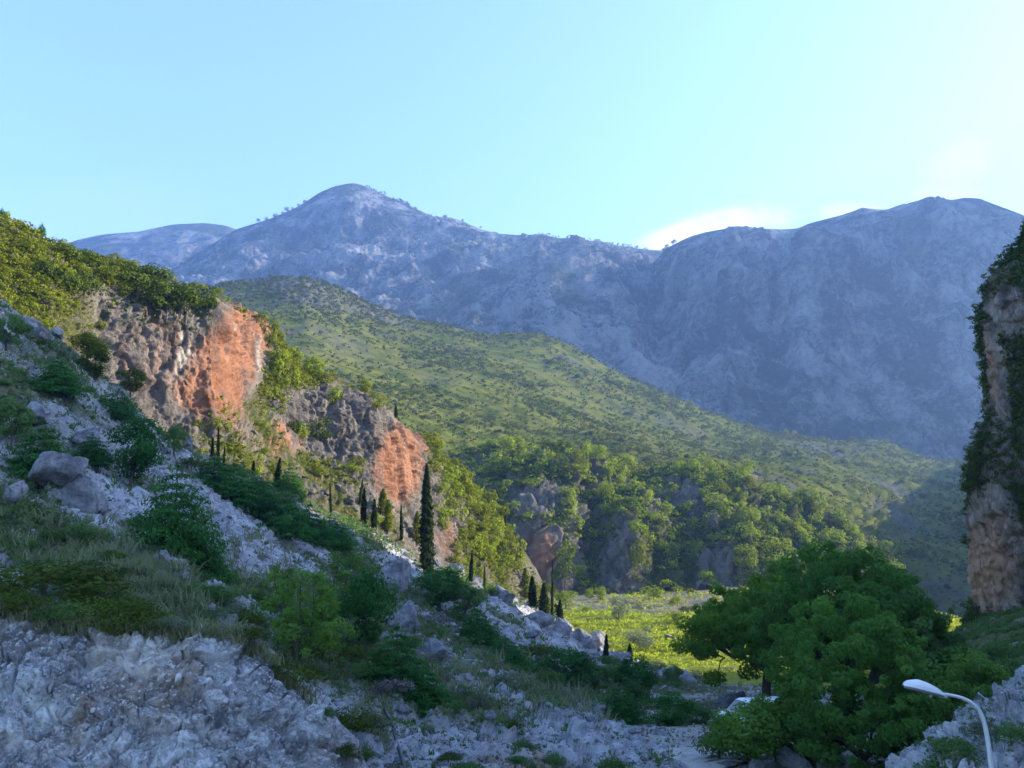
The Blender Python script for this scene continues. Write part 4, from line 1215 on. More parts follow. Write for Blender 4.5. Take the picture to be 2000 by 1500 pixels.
# ------------------------------------------------------------------ red cliff ridge
rg = lambda s: np.clip(s["mk"][:, 0] - 0.15, 0, 1)
ridge_zone = lambda s: rg(s) * np.clip(2.6 * patch(s["px"], s["py"], 550, 700, 34, 80, -25) + 1.8 * patch(s["px"], s["py"], 310, 560, 120, 42, 24) + 1.5 * patch(s["px"], s["py"], 150, 520, 90, 36, 15) + 2.2 * patch(s["px"], s["py"], 40, 520, 110, 110) + 1.4 * patch(s["px"], s["py"], 560, 740, 50, 110, -25) + 1.6 * patch(s["px"], s["py"], 930, 1010, 70, 120, -20) + 0.5 * patch(s["px"], s["py"], 660, 900, 100, 40) + 0.5 * patch(s["px"], s["py"], 470, 880, 80, 60, 30) + 0.06, 0, 3)
ids = scatter("red_cliff_ridge", 255, ridge_zone, mind=13)
recs = []
for n_, i in enumerate(ids):
    P, N, D, x, y = spot("red_cliff_ridge", i)
    big, noun = 1.15, "shrub"
    if 180 < x < 425 and y < 640:
        pl, big, noun = "in the crest grove over the brown cliff", 1.2, "tree"
    elif x < 180:
        pl, big = "%s the ridge's sunlit flank" % ("high on" if y < 480 else ("in the middle of" if y < 540 else "low on")), 0.95
    elif x < 650:
        pl = "on ledges %s the upper red face" % ("above" if y < 700 else "below") if x < 520 else "on the rim past the upper red face"
    elif x < 840:
        pl = "on the grey rock between the red faces"
    else:
        pl, noun = "on the ridge's wooded end", "tree"
    br = RNG.uniform() < 0.3
    m = FAR_BRIGHT[n_ % 3] if br else (FAR_TREE[3 + n_ % 2] if n_ % 3 or noun == "tree" else FAR_BUSH[3])
    hh = RNG.uniform(18, 34) * big
    o = put("ridge_tree" if noun == "tree" else "ridge_shrub", m, None, 0, 0, hh, RNG.uniform(20, 34) * big, None, noun, P=P - N * 0.4, dep=D, sink=0.15)
    recs.append((o, ("large " if hh > 27 * big else "small ") + ("bright " if br else "olive ") + noun, pl, x))
label_all(recs, "top")
for x, y, h, w_, m, lb in [
    (30, 470, 50, 60, FAR_TREE[3], "dark evergreen clump on the ridge's topmost slope"),
    (62, 505, 44, 48, FAR_TREE[4], "rounded olive shrub under the ridge's topmost clump"),
    (130, 520, 52, 70, FAR_TREE[0], "wide dark green oak over the grey hollow of the ridge"),
    (175, 525, 44, 56, FAR_TREE[1], "dark green oak at the edge of the grey hollow"),
    (270, 550, 48, 56, FAR_TREE[2], "dark oak on the ridge crest over the brown cliff"),
    (305, 565, 58, 62, FAR_TREE[0], "broad oak in the middle of the crest grove over the brown cliff"),
    (345, 590, 52, 62, FAR_TREE[1], "dense oak hanging over the brown cliff's edge"),
    (378, 590, 46, 50, FAR_TREE[4], "sunlit oak at the lower end of the crest grove"),
    (258, 585, 74, 66, FAR_TREE[0], "dark oak hanging over the upper end of the brown cliff"),
    (288, 600, 70, 62, FAR_TREE[1], "dark oak low on the brown cliff's upper face"),
    (325, 612, 78, 66, FAR_TREE[2], "big dark oak spreading over the middle of the brown cliff"),
    (362, 618, 76, 62, FAR_TREE[0], "dark oak drooping over the brown cliff near its edge"),
    (395, 606, 60, 56, FAR_TREE[1], "last dark oak before the cliff's sharp edge"),
    (100, 560, 66, 60, FAR_TREE[2], "dark evergreen in the hollow under the ridge top"),
    (135, 590, 64, 60, FAR_TREE[0], "dark evergreen deep in the hollow above the sunlit flank"),
    (165, 575, 60, 58, FAR_TREE[1], "dark evergreen at the back of the grey hollow"),
    (205, 560, 50, 48, FAR_TREE[2], "dark evergreen on the lip of the grey hollow"),
    (470, 625, 34, 36, FAR_TREE[3], "olive shrub on top of the upper red face"),
    (505, 640, 34, 36, FAR_TREE[4], "olive shrub at the rim right above the red gully"),
    (525, 680, 70, 40, FAR_TREE[3], "tall sunlit tree just past the upper red face"),
    (545, 740, 80, 50, FAR_BRIGHT[1], "bright yellow green tree hanging below the rim past the upper red face"),
    (570, 765, 62, 40, FAR_BRIGHT[2], "lowest bright tree of the hanging line past the upper red face"),
    (578, 700, 38, 34, FAR_BRIGHT[0], "bright rounded tree on the notch in the ridge crest"),
    (615, 730, 46, 44, FAR_BRIGHT[1], "bright tree on the crest over the grey cliff"),
    (650, 790, 50, 40, FAR_BRIGHT[2], "yellow green tree hanging on the grey cliff's face"),
    (575, 855, 48, 36, FAR_TREE[2], "dark shrub on the ledge under the grey cliff"),
    (585, 860, 46, 34, FAR_BRIGHT[0], "sunlit shrub beside a pale rock under the grey cliff"),
    (620, 860, 58, 56, FAR_TREE[1], "wide leafy tree at the foot of the grey cliff"),
    (735, 800, 40, 40, FAR_TREE[3], "olive tree on the crest above the lower red face"),
    (840, 880, 44, 40, FAR_TREE[4], "olive tree at the rim past the lower red face"),
    (905, 960, 60, 44, FAR_TREE[3], "rounded olive tree high on the ridge's wooded end"),
    (880, 950, 54, 40, FAR_BRIGHT[1], "bright tree high on the ridge's wooded end"),
    (1005, 1105, 76, 46, FAR_TREE[3], "large rounded tree at the very end of the wooded ridge"),
    (975, 1100, 60, 36, FAR_TREE[2], "dark tree low on the wooded end over a pink rock"),
]:
    put("ridge_tree", m, "red_cliff_ridge", x, y, h, w_, lb, "tree", "trees along the red cliff ridge", sink=0.12)
for x, y, h, lb in [(6, 412, 20, "pointed little fir on the ridge top at the picture's edge"), (93, 450, 26, "small fir standing alone on the ridge top against the sky"), (245, 500, 14, "tiny fir on the bare ridge top beside the oak grove")]:
    put("small_fir", FIR[0], "red_cliff_ridge", x, y + 4, h, h * 0.7, lb, "tree")
ids = scatter("red_cliff_ridge", 70, lambda s: patch(s["px"], s["py"], 935, 1000, 62, 125, -24, 0.3) * (s["py"] < 1110), mind=17)
recs = []
for n_, i in enumerate(ids):
    P, N, D, x, y = spot("red_cliff_ridge", i)
    o = put("ridge_tree", FAR_BRIGHT[n_ % 3] if n_ % 2 else FAR_TREE[3 + n_ % 4 // 2], None, 0, 0, RNG.uniform(30, 56), RNG.uniform(30, 46), None, "tree", P=P - N * 0.6, dep=D, sink=0.15)
    recs.append((o, "dense %s tree" % ("bright" if n_ % 2 else "olive"), "%s the ridge's packed wooded end" % ("high on" if y < 960 else ("half way down" if y < 1030 else "low on")), x))
label_all(recs, "cypress")
leafy_mass("ridge_scrub", "red_cliff_ridge", 4200, (7, 15), 11, 4.2, L_OLIVE, lambda s: np.clip(ridge_zone(s), 0, 0.6) + 0.05 * rg(s), "olive scrub on the ledges of the sunlit ridge", "scrub")
leafy_mass("ridge_dark_scrub", "red_cliff_ridge", 700, (6, 14), 11, 4.2, L_DARK, lambda s: patch(s["px"], s["py"], 230, 560, 170, 60, 20) + 0.3 * rg(s), "dark scrub under the ridge crest", "scrub")

# ------------------------------------------------------------------ shaded crag
cg = lambda s: np.clip(s["mk"][:, 0] - 0.2, 0, 1) * (s["py"] > 440) * (s["px"] < 2010)
ids = scatter("shaded_crag", 58, lambda s: cg(s) * (1 + 2.5 * (s["px"] < 1935)), mind=12)
recs = []
for n_, i in enumerate(ids):
    P, N, D, x, y = spot("shaded_crag", i)
    hh = RNG.uniform(20, 42)
    o = put("crag_shrub", FAR_TREE[n_ % 3], None, 0, 0, hh, RNG.uniform(22, 40), None, "shrub", P=P - N * 0.3, dep=D, sink=0.3)
    pl = "on the crag's top third" if y < 640 else ("on the middle of the crag" if y < 820 else ("just above the crag's overhang" if y < 990 else "low on the crag beside its overhang"))
    recs.append((o, ("large" if hh > 31 else "small") + " dark shrub", pl, x))
label_all(recs, "valley")
for x, y, h, w_, lb in [(1915, 690, 44, 30, "dark shrub on the crag's sharp nose"), (1908, 945, 70, 56, "large dark bush bulging from the crag edge over the pink overhang"), (1925, 900, 70, 60, "dark leafy clump above the large bulging bush on the crag"), (1885, 1060, 26, 26, "small round bush sticking out of the crag's edge half way down"), (1905, 1215, 60, 60, "dark shrub at the foot of the crag")]:
    put("crag_shrub", FAR_TREE[1], "shaded_crag", x, y, h, w_, lb, "shrub", "shrubs along the crag edge", sink=0.25)
leafy_mass("crag_ivy", "shaded_crag", 1100, (10, 22), 14, 5.0, L_DARK, cg, "dark growth covering the shaded crag", "undergrowth")

# ------------------------------------------------------------------ field
fs = SHEETS["terraced_field"]
rng = np.random.default_rng(55)
# vines in rows across the field: one clump of leaves every metre or so
rows_ = []
Yr = 172.0
while Yr < 338:
    xs = np.arange(-40, 150, 0.9)
    rows_.append(np.stack((xs + rng.normal(0, 0.25, len(xs)), np.full(len(xs), Yr) + 1.5 * np.sin(xs * 0.05 + Yr * 0.1) + rng.normal(0, 0.8, len(xs))), -1))
    Yr += rng.uniform(2.6, 4.2)
XY = np.concatenate(rows_)
from mathutils.bvhtree import BVHTree
Fq = [tuple(p.vertices) for p in fs["o"].data.polygons]
bv = BVHTree.FromPolygons(fs["P"].tolist(), Fq)
pts = []
thick = fbm(np.concatenate((XY, np.zeros((len(XY), 1))), 1), 22, 3, 407)
for (x, y), q in zip(XY, thick):
    if rng.uniform() > 0.55 + 1.3 * q or y > 290 + 20 * q and rng.uniform() < 0.6:
        continue
    h = bv.ray_cast(Vector((x, y, 80)), Vector((0, 0, -1)))
    if h[0] is not None:
        pts.append(h[0])
pts = np.array([tuple(p) for p in pts])
per = 12
k = np.repeat(np.arange(len(pts)), per)
d = rng.normal(size=(len(k), 3)) * np.array((0.5, 0.38, 0.28)) + np.array((0, 0, 0.45))
Nn = unit(rng.normal(size=(len(k), 3)) + np.array((0.8, 0, 0.4)))
v, f, a = leaf_quads(rng, pts[k] + d, Nn, 0.5, 0.7, tone=rng.uniform(0.1, 0.9, len(pts))[k])
link("vines", make_mesh("vines", v, f, [L_VINE], attr=a), None, "bright yellow green vines in rows over the terraced field", "vines", None, "stuff")
for x, y, h, w_, m, nm, lb in [
    (1207, 1212, 56, 44, "olive", "olive_tree", "grey green olive tree in the upper part of the field"),
    (1275, 1172, 34, 40, "bright", "field_tree", "leafy bright shrub under the wooded cliff at the field's far edge"),
    (1172, 1170, 30, 26, "bright", "field_tree", "small bright shrub at the far corner of the field"),
    (1148, 1168, 24, 24, "bright", "field_tree", "tiny yellow green shrub against the dark cliff foot"),
    (1324, 1184, 26, 26, "bright", "field_tree", "small bright tree on the stony upper terrace"),
    (1318, 1224, 38, 44, "bright", "field_tree", "vivid yellow green tree in the middle of the field"),
    (1245, 1262, 44, 56, "olive", "olive_tree", "wide greyish olive tree low in the field behind the boulders"),
    (1262, 1275, 34, 44, "olive", "olive_tree", "pale olive bush at the near edge of the field by the boulders"),
    (1105, 1190, 44, 56, "bright", "field_tree", "sunlit rounded shrub at the field's corner beside the cypresses"),
    (1340, 1205, 22, 26, "dark", "field_tree", "dark little bush on the terrace beside the vivid tree"),
    (1385, 1140, 26, 34, "bright", "field_tree", "pale shrub at the cliff foot above the plane tree's crown"),
    (1840, 1232, 22, 40, "bright", "field_tree", "sunlit bush beyond the plane tree near the crag foot"),
]:
    M_ = {"olive": small_tree_mesh("olive_tree", 500 + x, 16, 1200, 0.06, L_GREY, w=0.42, z0=0.15, blob=0.17), "bright": FAR_BRIGHT[x % 3], "dark": FAR_TREE[0]}[m]
    put(nm, M_, "terraced_field", x, y, h, w_, lb, "tree", sink=0.05)

ids = scatter("terraced_field", 34, lambda s: (s["py"] < 1290) * (s["px"] > 1090) * (s["px"] < 1480) * (0.5 + (s["py"] < 1200)), mind=17)
recs = []
for n_, i in enumerate(ids):
    P, N, D, x, y = spot("terraced_field", i)
    k = n_ % 3
    o = put("field_shrub", (FAR_BRIGHT[n_ % 2], FAR_BUSH[4], GREY_BUSH[0])[k], None, 0, 0, RNG.uniform(9, 20), RNG.uniform(14, 26), None, "shrub", P=P, dep=D)
    recs.append((o, ("bright green shrub", "olive green shrub", "greyish shrub")[k], "on the field's far terraces" if y < 1200 else "among the vines nearer the boulders", x))
label_all(recs, "cypresses")

# ------------------------------------------------------------------ cypresses
for x, y, h, w_, k, sh, lb in [
    (833, 1126, 228, 26, "big", "scree_slope", "tall dark columnar cypress, by far the largest, at the slope's crest"),
    (424, 892, 66, 9, 0, "scree_slope", "thin dark cypress, tallest of the three by the brown cliff foot"),
    (416, 890, 40, 8, 1, "scree_slope", "short dark cypress beside the tallest of the three by the brown cliff foot"),
    (438, 895, 34, 7, 0, "scree_slope", "lowest slim cypress of the three by the brown cliff foot"),
    (492, 928, 30, 9, 1, "scree_slope", "small cypress on the slope crest below the brown cliff"),
    (537, 955, 62, 14, 2, "scree_slope", "dark cypress at the head of the fir clump on the crest"),
    (649, 1004, 62, 8, 0, "scree_slope", "slender lone cypress on the crest beneath the grey cliff"),
    (702, 986, 54, 9, 0, "red_cliff_ridge", "sunlit narrow cypress under the lower red face's grey edge"),
    (712, 1024, 78, 15, 1, "scree_slope", "dark cypress at the near end of the crest row under the lower red face"),
    (730, 1040, 66, 14, 2, "scree_slope", "second dark cypress of the crest row under the lower red face"),
    (783, 1056, 70, 9, 1, "red_cliff_ridge", "upright sunlit cypress nearest the lower red face"),
    (916, 1148, 72, 12, 1, "scree_slope", "dark cypress on the crest past the big one"),
    (946, 1150, 46, 7, 0, "scree_slope", "spindly cypress on the crest before the ridge's pink foot"),
    (990, 1030, 40, 7, 0, "red_cliff_ridge", "thin cypress on the wooded end of the ridge"),
    (1078, 1206, 110, 8, 0, "scree_slope", "very thin tall cypress at the corner of the field"),
    (1062, 1206, 66, 22, 2, "scree_slope", "bushy dark cypress beside the very thin tall one"),
    (1040, 1186, 60, 22, 1, "scree_slope", "dark bushy cypress over the boulder at the field's corner"),
    (1095, 1215, 44, 14, 2, "scree_slope", "squat dark cypress on the field side of the very thin tall one"),
    (1183, 1302, 62, 15, 1, "scree_slope", "lone dark cypress among the boulders below the field"),
    (1229, 1292, 34, 14, 2, "scree_slope", "small dark cypress at the field's edge behind the boulders"),
    (778, 812, 26, 9, 1, "red_cliff_ridge", "dark cypress on the crest above the lower red face against the hillside"),
    (857, 872, 36, 10, 0, "red_cliff_ridge", "cypress on the crest before the hillside, past the lower red face"),
]:
    m = BIGCYP[0] if k == "big" else CYP[k]
    put("cypress_tree", m, sh, x, y, h, w_, lb, "cypress", "cypresses along the crest", wfac=0.16 if k != "big" else 0.115, lean=0.035)
for x, y, h, w_, lb in [
    (755, 1035, 62, 18, "pale sunlit cypress between the dark crest row and the lower red face"),
    (815, 1060, 64, 18, "pale green cypress in the sun touching the big cypress"),
    (748, 1000, 50, 18, "feathery pale cypress against the foot of the lower red face"),
    (1026, 1168, 60, 18, "pale sunlit cypress at the end of the ridge by the field"),
]:
    put("cypress_tree", PALECYP[x % 2], "red_cliff_ridge", x, y, h, w_, lb, "cypress", "pale cypresses in the sun", wfac=0.14)

# ------------------------------------------------------------------ trees and shrubs of the shaded slope
for x, y, h, w_, m, nm, lb in [
    (80, 938, 118, 105, FIR[0], "fir_tree", "dark spreading fir above the two leaning boulders"),
    (256, 952, 148, 112, PINE[1], "pine_tree", "yellow green pine with bare trunk in the middle of the upper slope"),
    (340, 1085, 182, 135, FIR[1], "fir_tree", "large bushy dark green fir, biggest on the upper slope"),
    (375, 1135, 95, 110, FIR[2], "fir_tree", "low fir spreading under the biggest fir of the upper slope"),
    (415, 960, 75, 84, FIR[3], "fir_tree", "dark fir on the crest behind the biggest fir"),
    (455, 985, 80, 90, FIR[0], "fir_tree", "dense fir on the crest just below the three cypresses"),
    (505, 1000, 76, 84, FIR[2], "fir_tree", "fir in the middle of the dark crest clump"),
    (560, 975, 70, 56, FIR[1], "fir_tree", "narrow dark fir topping the crest clump"),
    (550, 1045, 92, 92, FIR[3], "fir_tree", "dark fir with spreading skirts below the crest clump"),
    (600, 1060, 74, 84, FIR[0], "fir_tree", "low fir at the lower end of the crest clump"),
    (640, 1068, 62, 80, FIR[2], "fir_tree", "shadowy fir next to the pale rock rib on the crest"),
    (228, 815, 58, 74, FIR[2], "fir_tree", "small dark fir high on the slope under the brown cliff"),
    (180, 905, 60, 64, FIR[3], "fir_tree", "small fir beside the pointed boulder"),
    (112, 770, 70, 84, FIR[1], "fir_tree", "fir high up in the shade below the sunlit flank"),
    (10, 690, 80, 84, PINE[0], "pine_tree", "dark bush tree at the top of the shaded slope by the picture's edge"),
    (20, 880, 110, 90, PINE[0], "pine_tree", "dark leafy tree cut by the picture's edge beside the spreading fir"),
    (185, 742, 66, 66, MID_TREE[0], "oak_tree", "dark rounded oak at the shadow's edge under the grey hollow"),
    (268, 760, 56, 54, MID_TREE[2], "oak_tree", "dark rounded oak at the foot of the brown cliff"),
    (178, 692, 58, 66, MID_TREE[1], "oak_tree", "bright sunlit oak just above the shadow's edge"),
    (205, 680, 56, 40, MID_TREE[1], "oak_tree", "smaller sunlit oak leaning over the shadow's edge"),
    (340, 890, 66, 60, PINE[0], "pine_tree", "dark shrub-like pine under the brown cliff beside a blue boulder"),
    (715, 1290, 180, 130, PINE[2], "pine_tree", "large leafy green tree in the middle of the lower slope"),
    (770, 1345, 120, 110, FIR[0], "fir_tree", "dark fir in front of the large leafy tree of the lower slope"),
    (822, 1385, 90, 96, FIR[3], "fir_tree", "low fir with spreading skirts nearest the black hose"),
    (860, 1195, 90, 100, PINE[2], "pine_tree", "green bushy tree under the big cypress"),
    (905, 1215, 80, 90, PINE[0], "pine_tree", "green bushy tree past the big cypress's foot"),
    (930, 1262, 82, 74, FIR[1], "fir_tree", "dense dark fir under the crest past the big cypress"),
    (985, 1305, 64, 84, FIR[2], "fir_tree", "spreading dark fir above the white stake"),
    (1110, 1345, 76, 110, PINE[1], "pine_tree", "low green tree left of the lone cypress among the boulders"),
    (1160, 1360, 70, 80, PINE[0], "pine_tree", "low bushy tree below the lone cypress among the boulders"),
    (1240, 1395, 112, 84, PINE[2], "pine_tree", "upright green tree between the boulders and the gravel track"),
    (1215, 1410, 72, 80, FIR[1], "fir_tree", "dark low fir at the foot of the upright green tree"),
    (1310, 1440, 88, 90, PINE[1], "pine_tree", "green bushy tree beside the gravel track"),
    (1350, 1440, 74, 80, PINE[0], "pine_tree", "dark bushy tree where the gravel track bends out of sight"),
    (1318, 1345, 46, 40, PINE[0], "pine_tree", "small dark bush tree between the big blue boulders"),
]:
    put(nm, m, "scree_slope", x, y, h * 1.08, w_, lb, "tree", "trees on the shaded slope", lean=0.03, wfac=0.72 if nm == "fir_tree" else 0.85)
for x, y, h, w_, k, lb in [
    (590, 1345, 262, 200, 0, "tall airy sapling with thin stem and light green leaves at the ledge's end"),
    (660, 1180, 118, 110, 1, "light green sapling above the tall airy one"),
    (640, 1320, 210, 150, 2, "airy sapling leaning against the large leafy tree"),
    (540, 1190, 100, 90, 1, "pale sparse sapling on the bare scree"),
    (1390, 1400, 50, 40, 2, "small light sapling among the boulders near the plane tree"),
]:
    put("sapling", SAP[k], "scree_slope", x, y, h, w_, lb, "tree", "light green saplings", wfac=0.75)

for x, y, h, w_, m, lb in [
    (85, 1170, 110, 230, GORSE[0], "wide olive brown gorse bush on the ledge over the rock bank"),
    (125, 1215, 70, 90, MID_BUSH[0], "green bush hanging over the rock bank's edge"),
    (225, 1232, 110, 150, GORSE[2], "dark round gorse bush overhanging the middle of the rock bank"),
    (270, 1225, 60, 70, TWIG[0], "grey twiggy bush beside the overhanging gorse"),
    (430, 1180, 56, 80, MID_BUSH[1], "dark green bush at the ledge's edge past the tall grass"),
    (480, 1225, 52, 60, GORSE[1], "small dark bush at the shoulder of the rock bank"),
    (565, 1290, 84, 120, GORSE[2], "dark bush where the rock bank falls away"),
    (60, 1020, 56, 70, GORSE[1], "olive bush on the bare rubble below the leaning boulders"),
    (150, 1060, 60, 90, MID_BUSH[2], "soft green bush in the middle of the rubble"),
    (690, 1440, 84, 84, GORSE[2], "olive bush at the lower end of the rock bank"),
    (735, 1450, 76, 84, GREY_BUSH[0], "pale dry bush beside the black hose"),
    (265, 1040, 48, 56, MID_BUSH[1], "fresh green bush left of the biggest fir's foot"),
]:
    put("bush", m, "scree_slope", x, y, h, w_, lb, "bush", "bushes on the ledge and rubble", rng=RNG)

sl_ = lambda s: np.clip(s["mk"][:, 0], 0.02, 1)
ids = scatter("scree_slope", 150, lambda s: sl_(s) * (s["py"] > 620), mind=20)
recs = []
for n_, i in enumerate(ids):
    P, N, D, x, y = spot("scree_slope", i)
    t = RNG.uniform()
    m, ad = (MID_BUSH[n_ % 3], "green") if t < 0.42 else ((GREY_BUSH[n_ % 3], "grey green") if t < 0.75 else ((GORSE[n_ % 3], "olive") if t < 0.9 else (TWIG[n_ % 2], "bare twiggy")))
    pl = "high on the shaded scree" if y < 820 else ("below the crest firs" if y < 1000 else ("on the middle of the scree" if y < 1180 else ("beside the gravel track" if x > 1050 else ("on the lower scree" if x > 800 else "below the light saplings"))))
    hh = RNG.uniform(16, 34) * (1.0 + 0.5 * (y > 1150))
    o = put("shrub", m, None, 0, 0, hh, hh * RNG.uniform(1.0, 1.6), None, "shrub", P=P, dep=D)
    recs.append((o, ("larger " if hh > (25 if y < 1150 else 37) else "small ") + ad + " shrub", pl, x))
label_all(recs, "bank")

for x, y, h, w_, m, lb in [
    (235, 1222, 96, 130, GORSE[0], "dark bush overhanging the cut bank's highest white stones"),
    (125, 1208, 62, 84, MID_BUSH[0], "green bush hanging over the bank's rim beside the wide gorse"),
    (30, 1186, 70, 110, GORSE[1], "dark bush on the bank's rim at the picture's edge"),
    (340, 1222, 40, 60, GREY_BUSH[1], "small grey bush on the bank's rim under the tall grass"),
    (475, 1246, 44, 56, GORSE[2], "small dark bush on the bank's rim where it starts to fall"),
    (565, 1318, 66, 84, GORSE[0], "dark bush clinging to the bank's falling edge"),
    (640, 1400, 34, 30, MID_BUSH[1], "little green bush in the cleft at the bank's lower edge"),
    (680, 1478, 50, 44, GORSE[1], "dark bush in the gully beside the bank's end"),
]:
    put("rim_bush", m, "rock_bank", x, y, h, w_, lb, "bush", "bushes on the bank's rim", sink=0.15)

# dry grass and herbs
def blades(name, sh, n, hpx, weight, mat, label, per=9, wpx=1.5, seed=3, spread=0.35):
    rng = np.random.default_rng(seed)
    s = SHEETS[sh]
    ids = np.array(scatter(sh, n, weight, rng))
    P, D = s["P"][ids], s["dep"][ids]
    k = np.repeat(np.arange(len(ids)), per)
    h = (rng.uniform(hpx[0], hpx[1], len(ids))[k] * rng.uniform(0.5, 1.2, len(k)) * D[k] / FPX)[:, None]
    w_ = (wpx * D[k] / FPX)[:, None]
    b = P[k] + rng.normal(size=(len(k), 3)) * np.array((1, 1, 0.1)) * spread * h
    ln = rng.normal(size=(len(k), 2)) * 0.32
    up = np.concatenate((ln, np.ones((len(k), 1))), 1)
    sd = unit(np.concatenate((rng.normal(size=(len(k), 2)), np.zeros((len(k), 1))), 1))
    mid_ = b + up * h * 0.55
    tip = b + up * h + np.concatenate((ln, np.full((len(k), 1), -0.12)), 1) * h * 0.6
    V = np.stack((b - sd * w_, b + sd * w_, mid_ + sd * w_ * 0.6, mid_ - sd * w_ * 0.6, tip), 1).reshape(-1, 3)
    o = np.arange(len(k))[:, None] * 5
    # quad for the lower half, a pinched quad for the tip
    F = np.concatenate((o + np.array((0, 1, 2, 3)), o + np.array((3, 2, 4, 4))))
    F3 = np.concatenate((o + np.array((0, 1, 2)), o + np.array((0, 2, 3)), o + np.array((3, 2, 4))))
    A = np.zeros((len(k), 4))
    A[:, 0] = np.clip(rng.uniform(0, 1, len(ids))[k] + rng.normal(size=len(k)) * 0.15, 0, 1)
    return link(name, make_mesh(name, V, F3, [mat], attr=np.repeat(A, 5, 0)), None, label, "grass", None, "stuff")


ledge = lambda s: 1.6 * patch(s["px"], s["py"], 290, 1150, 130, 50, 10) + 0.8 * patch(s["px"], s["py"], 120, 1060, 150, 60, 15) + 0.7 * patch(s["px"], s["py"], 730, 1420, 70, 50) + 0.5 * patch(s["px"], s["py"], 450, 1090, 200, 70, 20) + 0.4 * patch(s["px"], s["py"], 1000, 1350, 200, 60, 10)
blades("dry_grass", "scree_slope", 900, (14, 34), lambda s: ledge(s) ** 1.5, L_DRY, "tall dry grass on the ledge and among the rubble", per=12)
blades("rim_grass", "rock_bank", 500, (12, 30), lambda s: (s["w"] > 0.9) * (s["px"] < 620) * 1.0, L_DRY, "dry grass tufts along the rim of the cut bank", per=10, seed=8)
blades("green_herbs", "scree_slope", 5200, (6, 14), lambda s: sl_(s) ** 1.5, L_SHRUB, "low green herbs between the stones of the slope", per=9, wpx=1.6, seed=4)
leafy_mass("slope_herbs", "scree_slope", 6500, (6, 15), 9, 4.0, L_GREY, lambda s: sl_(s) ** 1.3, "grey green herbs growing between the stones", "herbs")
leafy_mass("slope_scrub", "scree_slope", 2200, (8, 20), 12, 4.2, L_SHRUB, lambda s: sl_(s) ** 2.5, "dark green low growth on the shaded slope", "scrub")

# ------------------------------------------------------------------ boulders
def boulder(x, y, wpx, hpx, k, label, group=None, sh="scree_slope", P=None, dep=None, rng=RNG, sink=0.40, small=False, name="boulder", tilt=0.25):
    if P is None:
        P, _, dep = ground_at(sh, x, y)
    sx_, sz_ = wpx * dep / FPX / 2, hpx * dep / FPX / 2
    P = P + np.array((0, 0, sz_ * (1 - 2 * sink) + sz_ * 0.1))
    return link(name, (SMALLROCK if small else ROCK)[k % (6 if small else 7)], None, label, "boulder", group, None, P, (rng.normal() * tilt, rng.normal() * tilt, span(rng)), (sx_, sx_, sz_ * 1.25))


for x, y, w_, h, k, lb in [
    (128, 948, 130, 92, 0, "upper of the two big boulders leaning together on the scree"),
    (170, 992, 116, 106, 1, "lower of the two big boulders leaning together on the scree"),
    (22, 975, 70, 90, 2, "tall boulder by the picture's edge beside the leaning pair"),
    (172, 870, 66, 70, 3, "pointed boulder above the leaning pair beside the small fir"),
    (70, 815, 84, 60, 4, "broad grey boulder high on the shaded slope above the spreading fir"),
    (55, 640, 66, 40, 5, "pale boulder at the top of the shaded slope"),
    (75, 660, 60, 46, 6, "flat pale boulder just under the one at the top of the slope"),
    (368, 868, 28, 34, 0, "small blue boulder standing on the crest by the brown cliff"),
    (362, 890, 30, 26, 1, "low boulder beside the small one on the crest"),
    (112, 660, 40, 40, 2, "boulder at the shadow's edge below the sunlit flank"),
    (762, 1160, 104, 110, 3, "big weathered boulder near the foot of the big cypress"),
    (790, 1225, 96, 90, 4, "broad boulder under the big weathered one"),
    (845, 1280, 84, 52, 5, "rounded boulder above the curled grey pipe"),
    (855, 1110, 30, 36, 6, "pink tinged rock at the foot of the big cypress"),
    (893, 1118, 44, 30, 0, "pale slab on the crest past the big cypress"),
    (925, 1150, 40, 44, 1, "pale block on the crest between two cypresses"),
    (985, 1185, 66, 84, 2, "tall pocked boulder at the corner of the field"),
    (1050, 1222, 60, 40, 3, "sharp rock beside the cypresses at the field's corner"),
    (1095, 1240, 76, 50, 4, "large tilted slab in the boulder line below the field"),
    (1135, 1258, 64, 46, 5, "angular slab in the middle of the boulder line below the field"),
    (1172, 1258, 44, 56, 6, "pointed rock rising above the boulder line beside the field"),
    (1140, 1290, 70, 36, 0, "flat rock lying before the boulder line"),
    (1205, 1300, 84, 52, 1, "broad boulder with hollows next to the lone cypress"),
    (1260, 1318, 56, 40, 2, "rounded boulder after the lone cypress"),
    (1300, 1330, 66, 44, 3, "big boulder near the end of the boulder line"),
    (1345, 1305, 34, 22, 4, "flat topped rock just under the plane tree's outer leaves"),
    (1345, 1338, 56, 44, 5, "blue boulder under the plane tree's outer leaves"),
    (1385, 1352, 50, 34, 6, "boulder before the parked van"),
    (570, 985, 30, 24, 1, "pale rib of rock on the crest amid the firs"),
    (585, 1000, 40, 22, 2, "pale flat rock on the crest below the firs"),
    (320, 1095, 44, 28, 3, "light rock at the foot of the biggest fir"),
    (318, 1130, 36, 24, 4, "light rock just below the biggest fir's foot"),
]:
    boulder(x, y, w_, h, k, lb, "boulders on the shaded slope")
